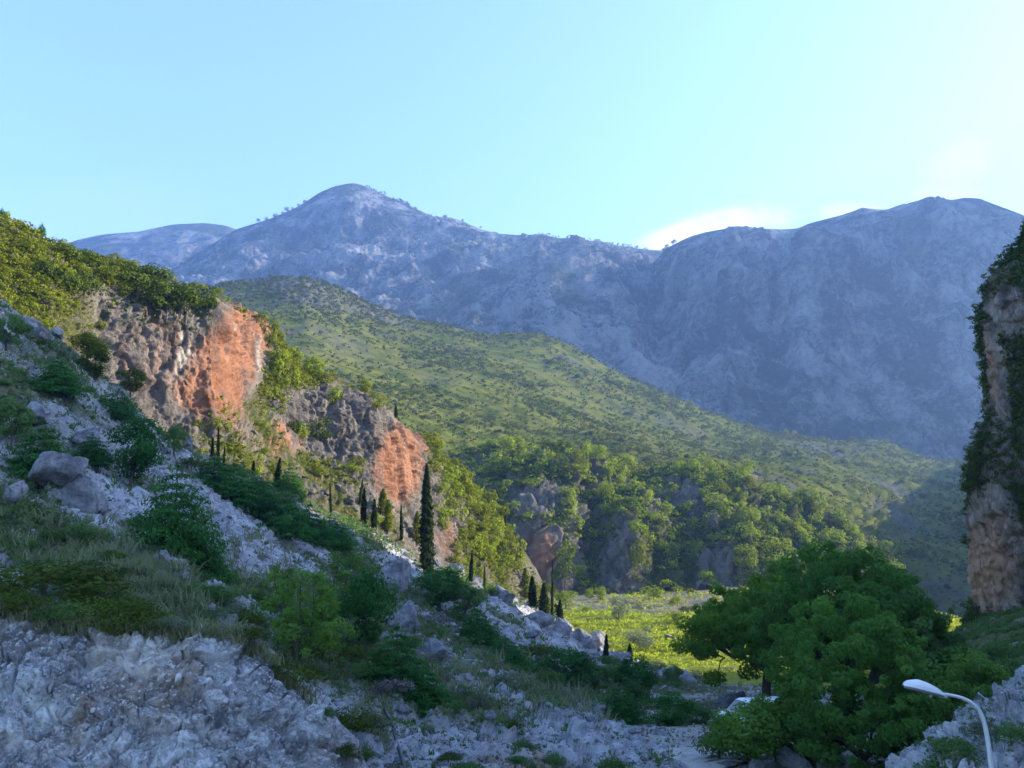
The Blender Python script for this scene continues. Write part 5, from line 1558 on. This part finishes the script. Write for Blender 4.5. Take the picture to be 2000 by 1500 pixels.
for x, y, w_, h, k, sh, lb in [
    (1312, 1250, 44, 20, 2, "terraced_field", "pale wedge shaped boulder lying alone in the field"),
    (1250, 1158, 20, 16, 3, "terraced_field", "grey boulder at the cliff foot behind the field"),
    (1300, 1488, 28, 26, 4, "scree_slope", "rounded stone beside the gravel track"),
    (1366, 1462, 16, 14, 5, "valley_floor", "small white stone at the bend of the gravel track"),
    (1480, 1505, 40, 60, 6, "valley_floor", "upright pale stone in front of the round bush"),
    (1560, 1505, 90, 60, 0, "valley_floor", "wide low boulder below the plane trees"),
    (1640, 1510, 110, 70, 1, "valley_floor", "largest boulder at the frame bottom below the plane trees"),
    (1420, 1500, 60, 34, 2, "valley_floor", "rubble block beside the upright pale stone"),
    (1330, 1508, 50, 26, 3, "valley_floor", "low block on the track's near edge"),
    (1440, 1375, 60, 44, 4, "valley_floor", "grey boulder behind the parked van"),
    (1505, 1370, 50, 50, 5, "valley_floor", "grey boulder behind the plane tree's trunk"),
]:
    boulder(x, y, w_, h, k, lb, "boulders in the valley", sh)
ids = scatter("scree_slope", 230, lambda s: (1.05 - s["mk"][:, 0]) * (0.4 + (s["py"] > 1180)) * (fbm(s["P"], 9, 3, 410) > -0.25), mind=11)
recs = []
for n_, i in enumerate(ids):
    P, N, D, x, y = spot("scree_slope", i)
    wp = (9 + 26 * RNG.uniform() ** 1.6) * (1.15 if y > 1200 else 1)
    pl = "high on the shaded scree" if y < 820 else ("below the crest firs" if y < 1000 else ("on the middle of the scree" if y < 1180 else ("on the scree beside the track" if x > 1050 else ("on the lower scree" if x > 800 else "on scree by the bank"))))
    o = boulder(0, 0, wp, wp * RNG.uniform(0.6, 0.95), n_, None, None, P=P, dep=D, small=True, name="limestone_block", sink=0.35)
    recs.append((o, ("big" if wp > 21 else ("middling" if wp > 14 else "small")) + " grey block", pl, x))
label_all(recs, "bank")


ids = scatter("red_cliff_ridge", 60, lambda s: (s["N"][:, 2] > 0.42) * patch(s["px"], s["py"], 560, 940, 190, 60, 22), mind=12)
recs = []
for n_, i in enumerate(ids):
    P, N, D, x, y = spot("red_cliff_ridge", i)
    wp = 9 + 22 * RNG.uniform() ** 1.5
    o = boulder(0, 0, wp, wp * RNG.uniform(0.5, 0.8), n_, None, None, P=P, dep=D, small=True, name="sunlit_block", sink=0.6)
    o.data = LITROCK[n_ % 4]
    recs.append((o, ("big" if wp > 20 else "small") + " sunlit block", "under the brown cliff" if x < 420 else "on the debris below the red faces", x))
label_all(recs, "top")


def rubble(name, sh, n, px, weight, mat, label, seed=9, sub=1):
    """thousands of small stones as one object"""
    import bmesh
    rng = np.random.default_rng(seed)
    bm = bmesh.new()
    bmesh.ops.create_icosphere(bm, subdivisions=sub, radius=1.0)
    V0 = np.array([v.co for v in bm.verts])
    F0 = np.array([[v.index for v in f.verts] for f in bm.faces])
    bm.free()
    s = SHEETS[sh]
    ids = np.array(scatter(sh, n, weight, rng))
    m = len(ids)
    r = (px[0] * (px[1] / px[0]) ** (rng.uniform(0, 1, m) ** 2.2)) * 0.5 * s["dep"][ids] / FPX
    V = V0[None] * (1 + 0.28 * rng.normal(size=(m, len(V0), 1))) * rng.uniform(0.6, 1.25, (m, 1, 3))
    q = unit(rng.normal(size=(m, 4)))
    a, b, c, d = q.T
    Rm = np.stack((1 - 2 * (c * c + d * d), 2 * (b * c - a * d), 2 * (b * d + a * c), 2 * (b * c + a * d), 1 - 2 * (b * b + d * d), 2 * (c * d - a * b), 2 * (b * d - a * c), 2 * (c * d + a * b), 1 - 2 * (b * b + c * c)), -1).reshape(m, 3, 3)
    V = np.einsum("mij,mkj->mki", Rm, V) * r[:, None, None] + s["P"][ids][:, None] + np.array((0, 0, 0.15)) * r[:, None, None]
    F = (F0[None] + np.arange(m)[:, None, None] * len(V0)).reshape(-1, 3)
    A = np.zeros((m, len(V0), 4))
    A[..., 2] = (rng.uniform(-0.3, 0.75, m))[:, None]
    A[..., 1] = (rng.uniform(-0.3, 0.5, m))[:, None]
    return link(name, make_mesh(name, V.reshape(-1, 3), F, [mat], attr=A.reshape(-1, 4)), None, label, "rubble", None, "stuff")


rubble("rubble", "scree_slope", 9000, (3.0, 11), lambda s: (1.1 - s["mk"][:, 0]), M_STONE, "loose grey stones covering the shaded scree")
rubble("track_rubble", "valley_floor", 2500, (2.5, 9), lambda s: (1.1 - s["mk"][:, 0]) * (s["px"] > 900) * (s["px"] < 1750), M_STONE, "loose stones along the gravel track", seed=10)
rubble("bank_rubble", "rock_bank", 3000, (2.5, 9), lambda s: 1.0 + 0 * s["px"], M_BLOCK, "small stones sticking out of the cut bank", seed=11)
rubble("outcrop_rubble", "rock_outcrop", 900, (3, 11), lambda s: 1.0 + 0 * s["px"], M_STONE, "loose stones on the rocky outcrop", seed=12)

# stones set in the cut bank: each one a part of the bank
bank = SHEETS["rock_bank"]["o"]
ids = scatter("rock_bank", 130, lambda s: 0.4 + patch(s["px"], s["py"], 230, 1330, 200, 140), mind=13)
for n_, i in enumerate(ids):
    P, N, D, x, y = spot("rock_bank", i)
    wp = 8 + 26 * RNG.uniform() ** 2.2
    r = wp * D / FPX / 2
    link("stone", BANKSTONE[n_ % 6], bank, loc=P - N * r * 0.45, rot=(span(RNG), span(RNG), span(RNG)), scale=(r, r * RNG.uniform(0.7, 1.0), r * RNG.uniform(0.6, 1.0)))

# ------------------------------------------------------------------ right bank
for x, y, h, w_, m, nm, lb, sh in [
    (1840, 1400, 140, 200, ROUND[2], "light_bush", "light green bushy tree behind the lamp head", "grass_slope"),
    (1915, 1395, 120, 130, ROUND[2], "light_bush", "light green bush between the lamp arm and the crag", "grass_slope"),
    (1960, 1290, 50, 70, MID_BUSH[0], "grass_slope_bush", "dark bush on the grassy bank below the crag", "grass_slope"),
    (1985, 1330, 70, 80, MID_BUSH[1], "grass_slope_bush", "dark bush above the rocky outcrop by the picture's edge", "grass_slope"),
    (1880, 1262, 40, 56, MID_BUSH[2], "grass_slope_bush", "dark bush at the corner of the crag's foot", "grass_slope"),
    (1820, 1275, 60, 70, MID_TREE[2], "light_bush", "bush closing the gap between plane tree and crag", "grass_slope"),
    (1860, 1480, 60, 70, MID_BUSH[1], "outcrop_bush", "dark shrub on the rocky outcrop beside the lamp post", "rock_outcrop"),
    (1975, 1450, 50, 60, MID_BUSH[2], "outcrop_bush", "shrub on the rocky outcrop behind the lamp post", "rock_outcrop"),
    (1905, 1440, 40, 50, GREY_BUSH[0], "outcrop_bush", "grey shrub on the outcrop left of the lamp post", "rock_outcrop"),
]:
    put(nm, m, sh, x, y, h, w_, lb, "bush")
leafy_mass("outcrop_herbs", "rock_outcrop", 700, (8, 18), 10, 4.0, L_SHRUB, lambda s: s["mk"][:, 0] ** 2, "green herbs in the cracks of the outcrop", "herbs")
leafy_mass("bank_herbs", "grass_slope", 1500, (7, 16), 10, 4.0, L_SHRUB, lambda s: s["mk"][:, 0], "green herbs on the bank below the crag", "herbs")
blades("bank_grass", "grass_slope", 1500, (6, 14), lambda s: s["mk"][:, 0], L_SHRUB, "green grass on the bank below the crag", per=9, seed=6)

# ------------------------------------------------------------------ plane trees
L_PLANELIT = leaf_mat("backlit_plane_leaf", (0.050, 0.125, 0.022), (0.150, 0.280, 0.042), 0.55)  # lighter copy of the plane leaf: backlight put into its colour


def big_tree(seed, n, size, H, W, z0, trunk_r, leaf, forks, centre=(0.0, 0.0), clumps=90, sub=6, low=-0.55):
    """spreading tree built in metres: trunk, limbs, boughs and leafy boughs' ends"""
    rng = np.random.default_rng(seed)
    C, Rd, ps = [], [], []
    fork = np.array((0.3, 0, z0))
    ps.append(tube([(0, 0, -0.6), (0.05, 0, 0), (0.15, 0, z0 * 0.5), fork], [trunk_r * 1.6, trunk_r * 1.15, trunk_r * 0.95, trunk_r * 0.85], 10))
    ends = []
    for k in range(forks):
        a = 2 * np.pi * k / forks + rng.uniform(-0.3, 0.3)
        el = rng.uniform(0.35, 0.8) if k else 1.2
        L = H * 0.42
        e = fork + np.array((math.cos(a) * math.cos(el) * L * W / H * 1.15, math.sin(a) * math.cos(el) * L * W / H * 1.15, math.sin(el) * L))
        ps.append(limb(rng, fork, e, trunk_r * 0.6, trunk_r * 0.22, 7, 0.05, 8))
        ends.append(e)
        for q in range(sub):
            t = rng.uniform(0.35, 1.0)
            o_ = fork + (e - fork) * t
            d = unit(rng.normal(size=3) + np.array((math.cos(a), math.sin(a), 0.35)))
            b = o_ + d * rng.uniform(0.14, 0.26) * H
            ps.append(limb(rng, o_, b, trunk_r * 0.2, trunk_r * 0.04, 5, 0.06, 5))
            ends.append(b)
    cz, rz = z0 + (H - z0) * 0.48, (H - z0) * 0.55
    while len(C) < clumps:
        d = unit(rng.normal(size=3))
        if d[2] < low:
            continue
        rr = rng.uniform(0.5, 1.08)
        p = np.array((centre[0] + d[0] * W / 2 * rr, centre[1] + d[1] * W / 2 * rr, cz + d[2] * rz * rr))
        p[2] = max(p[2], z0 * 0.45 + 0.1 * abs(p[0]))
        C.append(p)
        Rd.append(np.array((1.0, 1.0, 0.8)) * rng.uniform(0.025, 0.07) * W)
    C = np.array(C + ends)
    Rd = np.array(Rd + [np.array((1, 1, 0.65)) * 0.08 * W] * len(ends))
    v, f, a = cloud_of_leaves(rng, C, Rd, n, size, 0.75, up=0.15, shell=0.3)
    V, F, o = [], [], 0
    for tv, tf in ps:
        V.append(tv)
        F.append(tf + o)
        o += len(tv)
    return make_mesh("crown", v, f, [leaf], attr=a), make_mesh("trunk", np.concatenate(V), np.concatenate(F), [M_BARK], smooth=True)


def stand(name, meshes, x, y, sh, label, cat="tree", rz=0.0, group=None):
    P, _, dep = ground_at(sh, x, y)
    o = link(name, None, None, label, cat, group, None, P, (0, 0, rz))
    link("trunk", meshes[1], o)
    link("crown", meshes[0], o)
    return o


stand("plane_tree", big_tree(600, 50000, 0.25, 11.0, 13.6, 3.0, 0.42, L_PLANELIT, 6, centre=(1.0, 1.0), clumps=230), 1492, 1385, "valley_floor", "great spreading plane tree with a dark forked trunk above the parked van")
stand("plane_tree", big_tree(601, 50000, 0.25, 12.2, 13.0, 3.0, 0.36, L_PLANE, 6, centre=(0.6, 0), clumps=300), 1650, 1405, "valley_floor", "tall rounded plane tree, highest of the grove, beyond the leafy front tree")
stand("plane_tree", big_tree(602, 26000, 0.23, 9.0, 9.5, 2.2, 0.28, L_SHRUB, 5, clumps=140), 1755, 1400, "valley_floor", "darker plane tree reaching towards the crag")
stand("leafy_tree", big_tree(603, 46000, 0.17, 8.0, 8.6, 0.5, 0.22, L_PLANE, 5, low=-0.95, clumps=300), 1680, 1500, "valley_floor", "dense low branched tree in front of the plane trees near the lamp")
for x, y, h, w_, m, lb in [
    (1462, 1500, 138, 190, ROUND[0], "round fresh green bush hiding the end of the gravel track"),
    (1520, 1490, 110, 100, ROUND[1], "green bush between the round bush and the dark one"),
    (1500, 1440, 92, 90, ROUND[1], "leafy bush between the parked van and the great plane tree"),
    (1610, 1490, 110, 120, ROUND[1], "green bush at the front tree's near side"),
    (1760, 1455, 120, 120, ROUND[0], "fresh green bush between the front tree and the lamp head"),
    (1570, 1475, 120, 120, MID_TREE[1], "olive brown bush under the great plane tree"),
    (1400, 1480, 90, 80, MID_BUSH[1], "low green bush at the bend of the track"),
    (1760, 1500, 90, 110, ROUND[1], "dark green bush at the foot of the leafy front tree"),
    (1720, 1525, 50, 80, GORSE[0], "yellowish olive bush at the bottom beside the largest boulder"),
    (1820, 1470, 100, 110, MID_TREE[2], "shadowy bush between leafy front tree and rocky outcrop"),
]:
    put("round_bush", m, "valley_floor", x, y, h, w_, lb, "bush", "bushes around the plane trees")
leafy_mass("floor_herbs", "valley_floor", 1500, (6, 14), 9, 4.0, L_GREY, lambda s: s["mk"][:, 0] * (s["px"] > 1000), "grey green herbs on the valley floor", "herbs")

# ------------------------------------------------------------------ gravel track
V_ = SHEETS["valley_floor"]
nr, nc = 60, 24
uu = np.linspace(0, 1, nr)
far_ = np.stack((np.interp(uu, (0, .35, .7, 1), (1190, 1290, 1400, 1500)), np.interp(uu, (0, .35, .7, 1), (1490, 1470, 1458, 1452))), -1)
near_ = np.stack((np.interp(uu, (0, .35, .7, 1), (1130, 1240, 1400, 1500)), np.interp(uu, (0, .35, .7, 1), (1590, 1560, 1510, 1480))), -1)
tri = []
for a in np.linspace(0, 1, nc):
    q = near_ + (far_ - near_) * a
    Dq = np.array([ground_at("valley_floor", *p)[0][1] for p in q])
    P = unproj(q[:, 0], q[:, 1], smooth1(Dq, 3))
    tri.append(P)
tri = np.array(tri)
tri[..., 2] += 0.16 + 0.04 * fbm(tri, 1.5, 3, 420)
idx = np.arange(nc * nr).reshape(nc, nr)
Q = np.stack((idx[:-1, :-1], idx[:-1, 1:], idx[1:, 1:], idx[1:, :-1]), -1).reshape(-1, 4)
am = np.zeros((nc * nr, 4))
am[:, 0] = np.clip(0.15 + 0.5 * fbm(tri.reshape(-1, 3), 2.5, 3, 421), 0, 1)
link("gravel_track", make_mesh("gravel_track", tri.reshape(-1, 3), Q, [M_ROAD], smooth=True, attr=am), None, "pale gravel track bending out of sight behind the round bush", "track", None, "structure")

# ------------------------------------------------------------------ lamp post
M_LAMP = plain_mat("galvanised_steel", (0.46, 0.49, 0.55), 0.45, 0.3, 0.06, 6.0)
M_SHELL = plain_mat("lamp_shell_paint", (0.60, 0.63, 0.69), 0.4, 0.0, 0.04, 5.0)
M_LENS = plain_mat("lamp_glass", (0.20, 0.21, 0.26), 0.2, 0.0, 0.05, 5.0)
LD = 20.5
arm_px = [(1941, 1560), (1936, 1500), (1930, 1450), (1922, 1408), (1912, 1386), (1896, 1371), (1876, 1362), (1853, 1357), (1832, 1354)]
pts = np.array([unproj(x, y, LD) for x, y in arm_px])
gz = 2.6
foot = np.array((pts[0][0] + 0.06, LD, gz))
root_P = foot.copy()
lampo = link("street_lamp", None, None, "street lamp with curved arm and pale shell head before the rocky outcrop", "street lamp", None, None, tuple(root_P))
shaft = np.concatenate((np.array([foot, foot + (pts[0] - foot) * 0.5]), pts))
rr_ = np.interp(np.arange(len(shaft)), (0, 2, 5, len(shaft) - 1), (0.075, 0.056, 0.044, 0.028))
# resample the bend smoothly
tt = np.linspace(0, len(shaft) - 1, 60)
sh_ = np.stack([smooth1(np.interp(tt, np.arange(len(shaft)), shaft[:, c]), 2) for c in range(3)], -1)
v, f = tube(sh_ - root_P, np.interp(tt, np.arange(len(shaft)), rr_), 14)
link("pole", make_mesh("pole", v, f, [M_LAMP], smooth=True), lampo)
v, f = tube([(0, 0, -0.3), (0, 0, 0.35), (0, 0, 0.36)], (0.13, 0.13, 0.09), 14)
link("base", make_mesh("base", v, f, [M_LAMP], smooth=True), lampo)
# head: a long shell, domed above and flat below, tapering to the arm
A0, A1 = unproj(1840, 1358, LD), unproj(1764, 1339, LD - 0.25)
ax = A1 - A0
Lh = np.linalg.norm(ax)
ax = ax / Lh
sd = unit(np.cross(ax, np.array((0, 0, 1.0))))
upv = np.cross(sd, ax)
if upv[2] < 0:
    upv, sd = -upv, -sd
ns, na = 22, 20
V, prof_t = [], np.linspace(0, 1, ns)
wd = 0.15 * np.sqrt(np.clip(np.interp(prof_t, (0, .1, .35, .7, .92, 1), (.18, .35, .85, 1, .55, .02)), 0, 1))
ht = 0.19 * np.sqrt(np.clip(np.interp(prof_t, (0, .1, .4, .65, .9, 1), (.10, .28, .8, 1, .42, .01)), 0, 1))
dome, rim = [], []
for t, w_, h in zip(prof_t, wd, ht):
    c = A0 + ax * Lh * t - root_P
    a = np.linspace(0, np.pi, na)
    dome.append(c + np.cos(a)[:, None] * sd * w_ + np.sin(a)[:, None] * upv * h)
    rim.append([c + sd * w_ * 0.86 - upv * 0.022, c - sd * w_ * 0.86 - upv * 0.022])
dome = np.array(dome)
idx = np.arange(ns * na).reshape(ns, na)
Q = np.stack((idx[:-1, :-1], idx[:-1, 1:], idx[1:, 1:], idx[1:, :-1]), -1).reshape(-1, 4)
link("lamp_shell", make_mesh("lamp_shell", dome.reshape(-1, 3), Q, [M_SHELL], smooth=True), lampo)
Vr, Fr = [], []
for i, (t, w_) in enumerate(zip(prof_t, wd)):
    c = A0 + ax * Lh * t - root_P
    Vr += [c + sd * w_ * 1.01 + upv * 0.004, c + sd * w_ * 0.86 - upv * 0.035, c - sd * w_ * 0.86 - upv * 0.035, c - sd * w_ * 1.01 + upv * 0.004]
    if i:
        for j in range(3):
            Fr.append((4 * i - 4 + j, 4 * i - 3 + j, 4 * i + 1 + j, 4 * i + j))
link("lamp_lens", make_mesh("lamp_lens", np.array(Vr), np.array(Fr), [M_LENS]), lampo)
v, f = tube([A0 - ax * 0.10 - root_P, A0 + ax * 0.09 - root_P], (0.045, 0.052), 12)
link("collar", make_mesh("collar", v, f, [M_LAMP], smooth=True), lampo)
b0 = A0 + ax * 0.25 - upv * 0.05 - root_P
v, f = tube([b0, b0 - upv * 0.035 + ax * 0.02, b0 - upv * 0.04 + ax * 0.04], (0.035, 0.03, 0.001), 10)
link("latch", make_mesh("latch", v, f, [M_LENS], smooth=True), lampo)

# ------------------------------------------------------------------ pipes, hose, stake
M_HOSE = plain_mat("black_rubber", (0.018, 0.018, 0.022), 0.45, 0.0, 0.3, 5.0)
M_PIPE = plain_mat("grey_plastic_pipe", (0.30, 0.33, 0.40), 0.4, 0.0, 0.12, 5.0)
M_STAKE = plain_mat("white_paint", (0.78, 0.78, 0.76), 0.6, 0.0, 0.06, 5.0)


def lay_pipe(name, px, sh, r, mat, label, cat, lift=0.08, n=40):
    P = np.array([ground_at(sh, x, y)[0] + np.array((0, 0, lift)) for x, y in px])
    t = np.linspace(0, len(P) - 1, n)
    C = np.stack([smooth1(np.interp(t, np.arange(len(P)), P[:, c]), 3) for c in range(3)], -1)
    o = C[0].copy()
    v, f = tube(C - o, r, 9)
    return link(name, make_mesh(name, v, f, [mat], smooth=True), None, label, cat, None, None, tuple(o))


lay_pipe("hose", [(742, 1362), (748, 1385), (756, 1410), (764, 1435), (773, 1460), (783, 1490), (794, 1525)], "scree_slope", 0.07, M_HOSE, "black rubber hose running down the slope beside the low fir", "hose", 0.3)
lay_pipe("pipe", [(832, 1312), (848, 1314), (860, 1308), (865, 1298), (858, 1288), (848, 1282)], "scree_slope", 0.085, M_PIPE, "curled grey plastic pipe lying under the rounded boulder", "pipe", 0.14)
lay_pipe("pipe", [(888, 1291), (905, 1291), (922, 1293), (940, 1296), (956, 1300)], "scree_slope", 0.085, M_PIPE, "straight grey plastic pipe lying before the spreading dark fir", "pipe", 0.14)
P, _, dp = ground_at("scree_slope", 1021, 1314)
v, f = tube([(0, 0, -0.3), (0, 0, 0.62), (0.02, 0, 0.64)], (0.045, 0.045, 0.02), 8)
link("stake", make_mesh("stake", v, f, [M_STAKE], smooth=True), None, "short white stake standing in the scrub below the spreading fir", "stake", None, None, tuple(P), (0.03, 0.08, 0))

# ------------------------------------------------------------------ parked van
M_VAN = plain_mat("white_van_paint", (0.74, 0.76, 0.80), 0.3, 0.0, 0.04, 3.0)
M_GLASS = plain_mat("dark_window_glass", (0.03, 0.035, 0.045), 0.08, 0.0, 0.1, 3.0)
M_TYRE = plain_mat("tyre_rubber", (0.02, 0.02, 0.02), 0.8, 0.0, 0.2, 6.0)
M_RIM = plain_mat("steel_rim", (0.45, 0.46, 0.48), 0.35, 0.7, 0.1, 6.0)
M_RED = plain_mat("tail_lamp_red", (0.35, 0.02, 0.02), 0.25, 0.0, 0.1, 6.0)
P, _, dp = ground_at("valley_floor", 1474, 1424)
van = link("van", None, None, "white van parked half hidden behind the bushes under the plane tree", "van", None, None, tuple(P + np.array((0, 0, 0.05))), (0, 0, R(12)))


def prism(prof, y0, y1, inset=0.0):
    """side profile (x, z) extruded across the van; the upper edge leans in by inset"""
    prof = np.array(prof, float)
    n = len(prof)
    z0, z1 = prof[:, 1].min(), prof[:, 1].max()
    k = np.clip((prof[:, 1] - z0) / (z1 - z0) - 0.45, 0, 1) * inset
    V = np.concatenate((np.stack((prof[:, 0], y0 + k, prof[:, 1]), -1), np.stack((prof[:, 0], y1 - k, prof[:, 1]), -1)))
    F = [tuple(range(n))[::-1], tuple(range(n, 2 * n))] + [(i, (i + 1) % n, n + (i + 1) % n, n + i) for i in range(n)]
    me = bpy.data.meshes.new("panel")
    me.from_pydata(V.tolist(), [], F)
    me.validate()
    return me


def panel(name, prof, y0, y1, mat, parent, inset=0.0, bev=0.0):
    me = prism(prof, y0, y1, inset)
    me.name = name
    me.materials.append(mat)
    o = link(name, me, parent)
    if bev:
        b = o.modifiers.new("edge", "BEVEL")
        b.width = bev
        b.segments = 3
        b.limit_method = "ANGLE"
    return o


body = [(-2.35, 0.38), (-2.42, 0.75), (-2.30, 1.02), (-1.62, 1.20), (-0.95, 1.86), (-0.7, 1.95), (2.15, 1.98), (2.28, 1.85), (2.38, 1.0), (2.38, 0.38)]
panel("body", body, -0.92, 0.92, M_VAN, van, 0.14, 0.07)
panel("windscreen", [(-1.60, 1.235), (-0.98, 1.845), (-0.955, 1.835), (-1.575, 1.225)], -0.74, 0.74, M_GLASS, van)
for sgn in (-1, 1):
    for (x0, x1, x2, x3) in ((-1.28, -0.86, -0.12, -0.12), (-0.02, -0.02, 1.0, 1.0), (1.1, 1.1, 2.05, 2.12)):
        y = sgn * 0.86
        panel("side_window", [(x0, 1.25), (x1, 1.74), (x2, 1.76), (x3, 1.25)], y - 0.02, y + 0.02, M_GLASS, van)
    panel("headlight", [(-2.40, 0.80), (-2.33, 0.97), (-2.20, 0.99), (-2.28, 0.80)], sgn * 0.72 - 0.14, sgn * 0.72 + 0.14, M_RIM, van)
    panel("tail_light", [(2.36, 0.9), (2.30, 1.4), (2.36, 1.4), (2.42, 0.9)], sgn * 0.80 - 0.06, sgn * 0.80 + 0.06, M_RED, van)
    panel("mirror", [(-1.05, 1.22), (-1.1, 1.42), (-0.98, 1.42), (-0.95, 1.22)], sgn * 1.0 - 0.09, sgn * 1.0 + 0.09, M_VAN, van)
    for wx in (-1.5, 1.45):
        wh = link("wheel", None, van, loc=(wx, sgn * 0.82, 0.34))
        v, f = tube([(0, -0.12, 0), (0, -0.10, 0), (0, 0.10, 0), (0, 0.12, 0)], (0.25, 0.34, 0.34, 0.25), 22)
        link("tyre", make_mesh("tyre", v, f, [M_TYRE], smooth=True), wh)
        v, f = tube([(0, -0.125, 0), (0, -0.11, 0), (0, 0.11, 0), (0, 0.125, 0)], (0.03, 0.235, 0.235, 0.03), 18)
        link("rim", make_mesh("rim", v, f, [M_RIM], smooth=True), wh)
panel("bumper", [(-2.48, 0.36), (-2.50, 0.6), (-2.34, 0.62), (-2.34, 0.36)], -0.88, 0.88, M_TYRE, van, 0, 0.03)
panel("rear_window", [(2.29, 1.3), (2.235, 1.75), (2.30, 1.78), (2.35, 1.3)], -0.65, 0.65, M_GLASS, van)
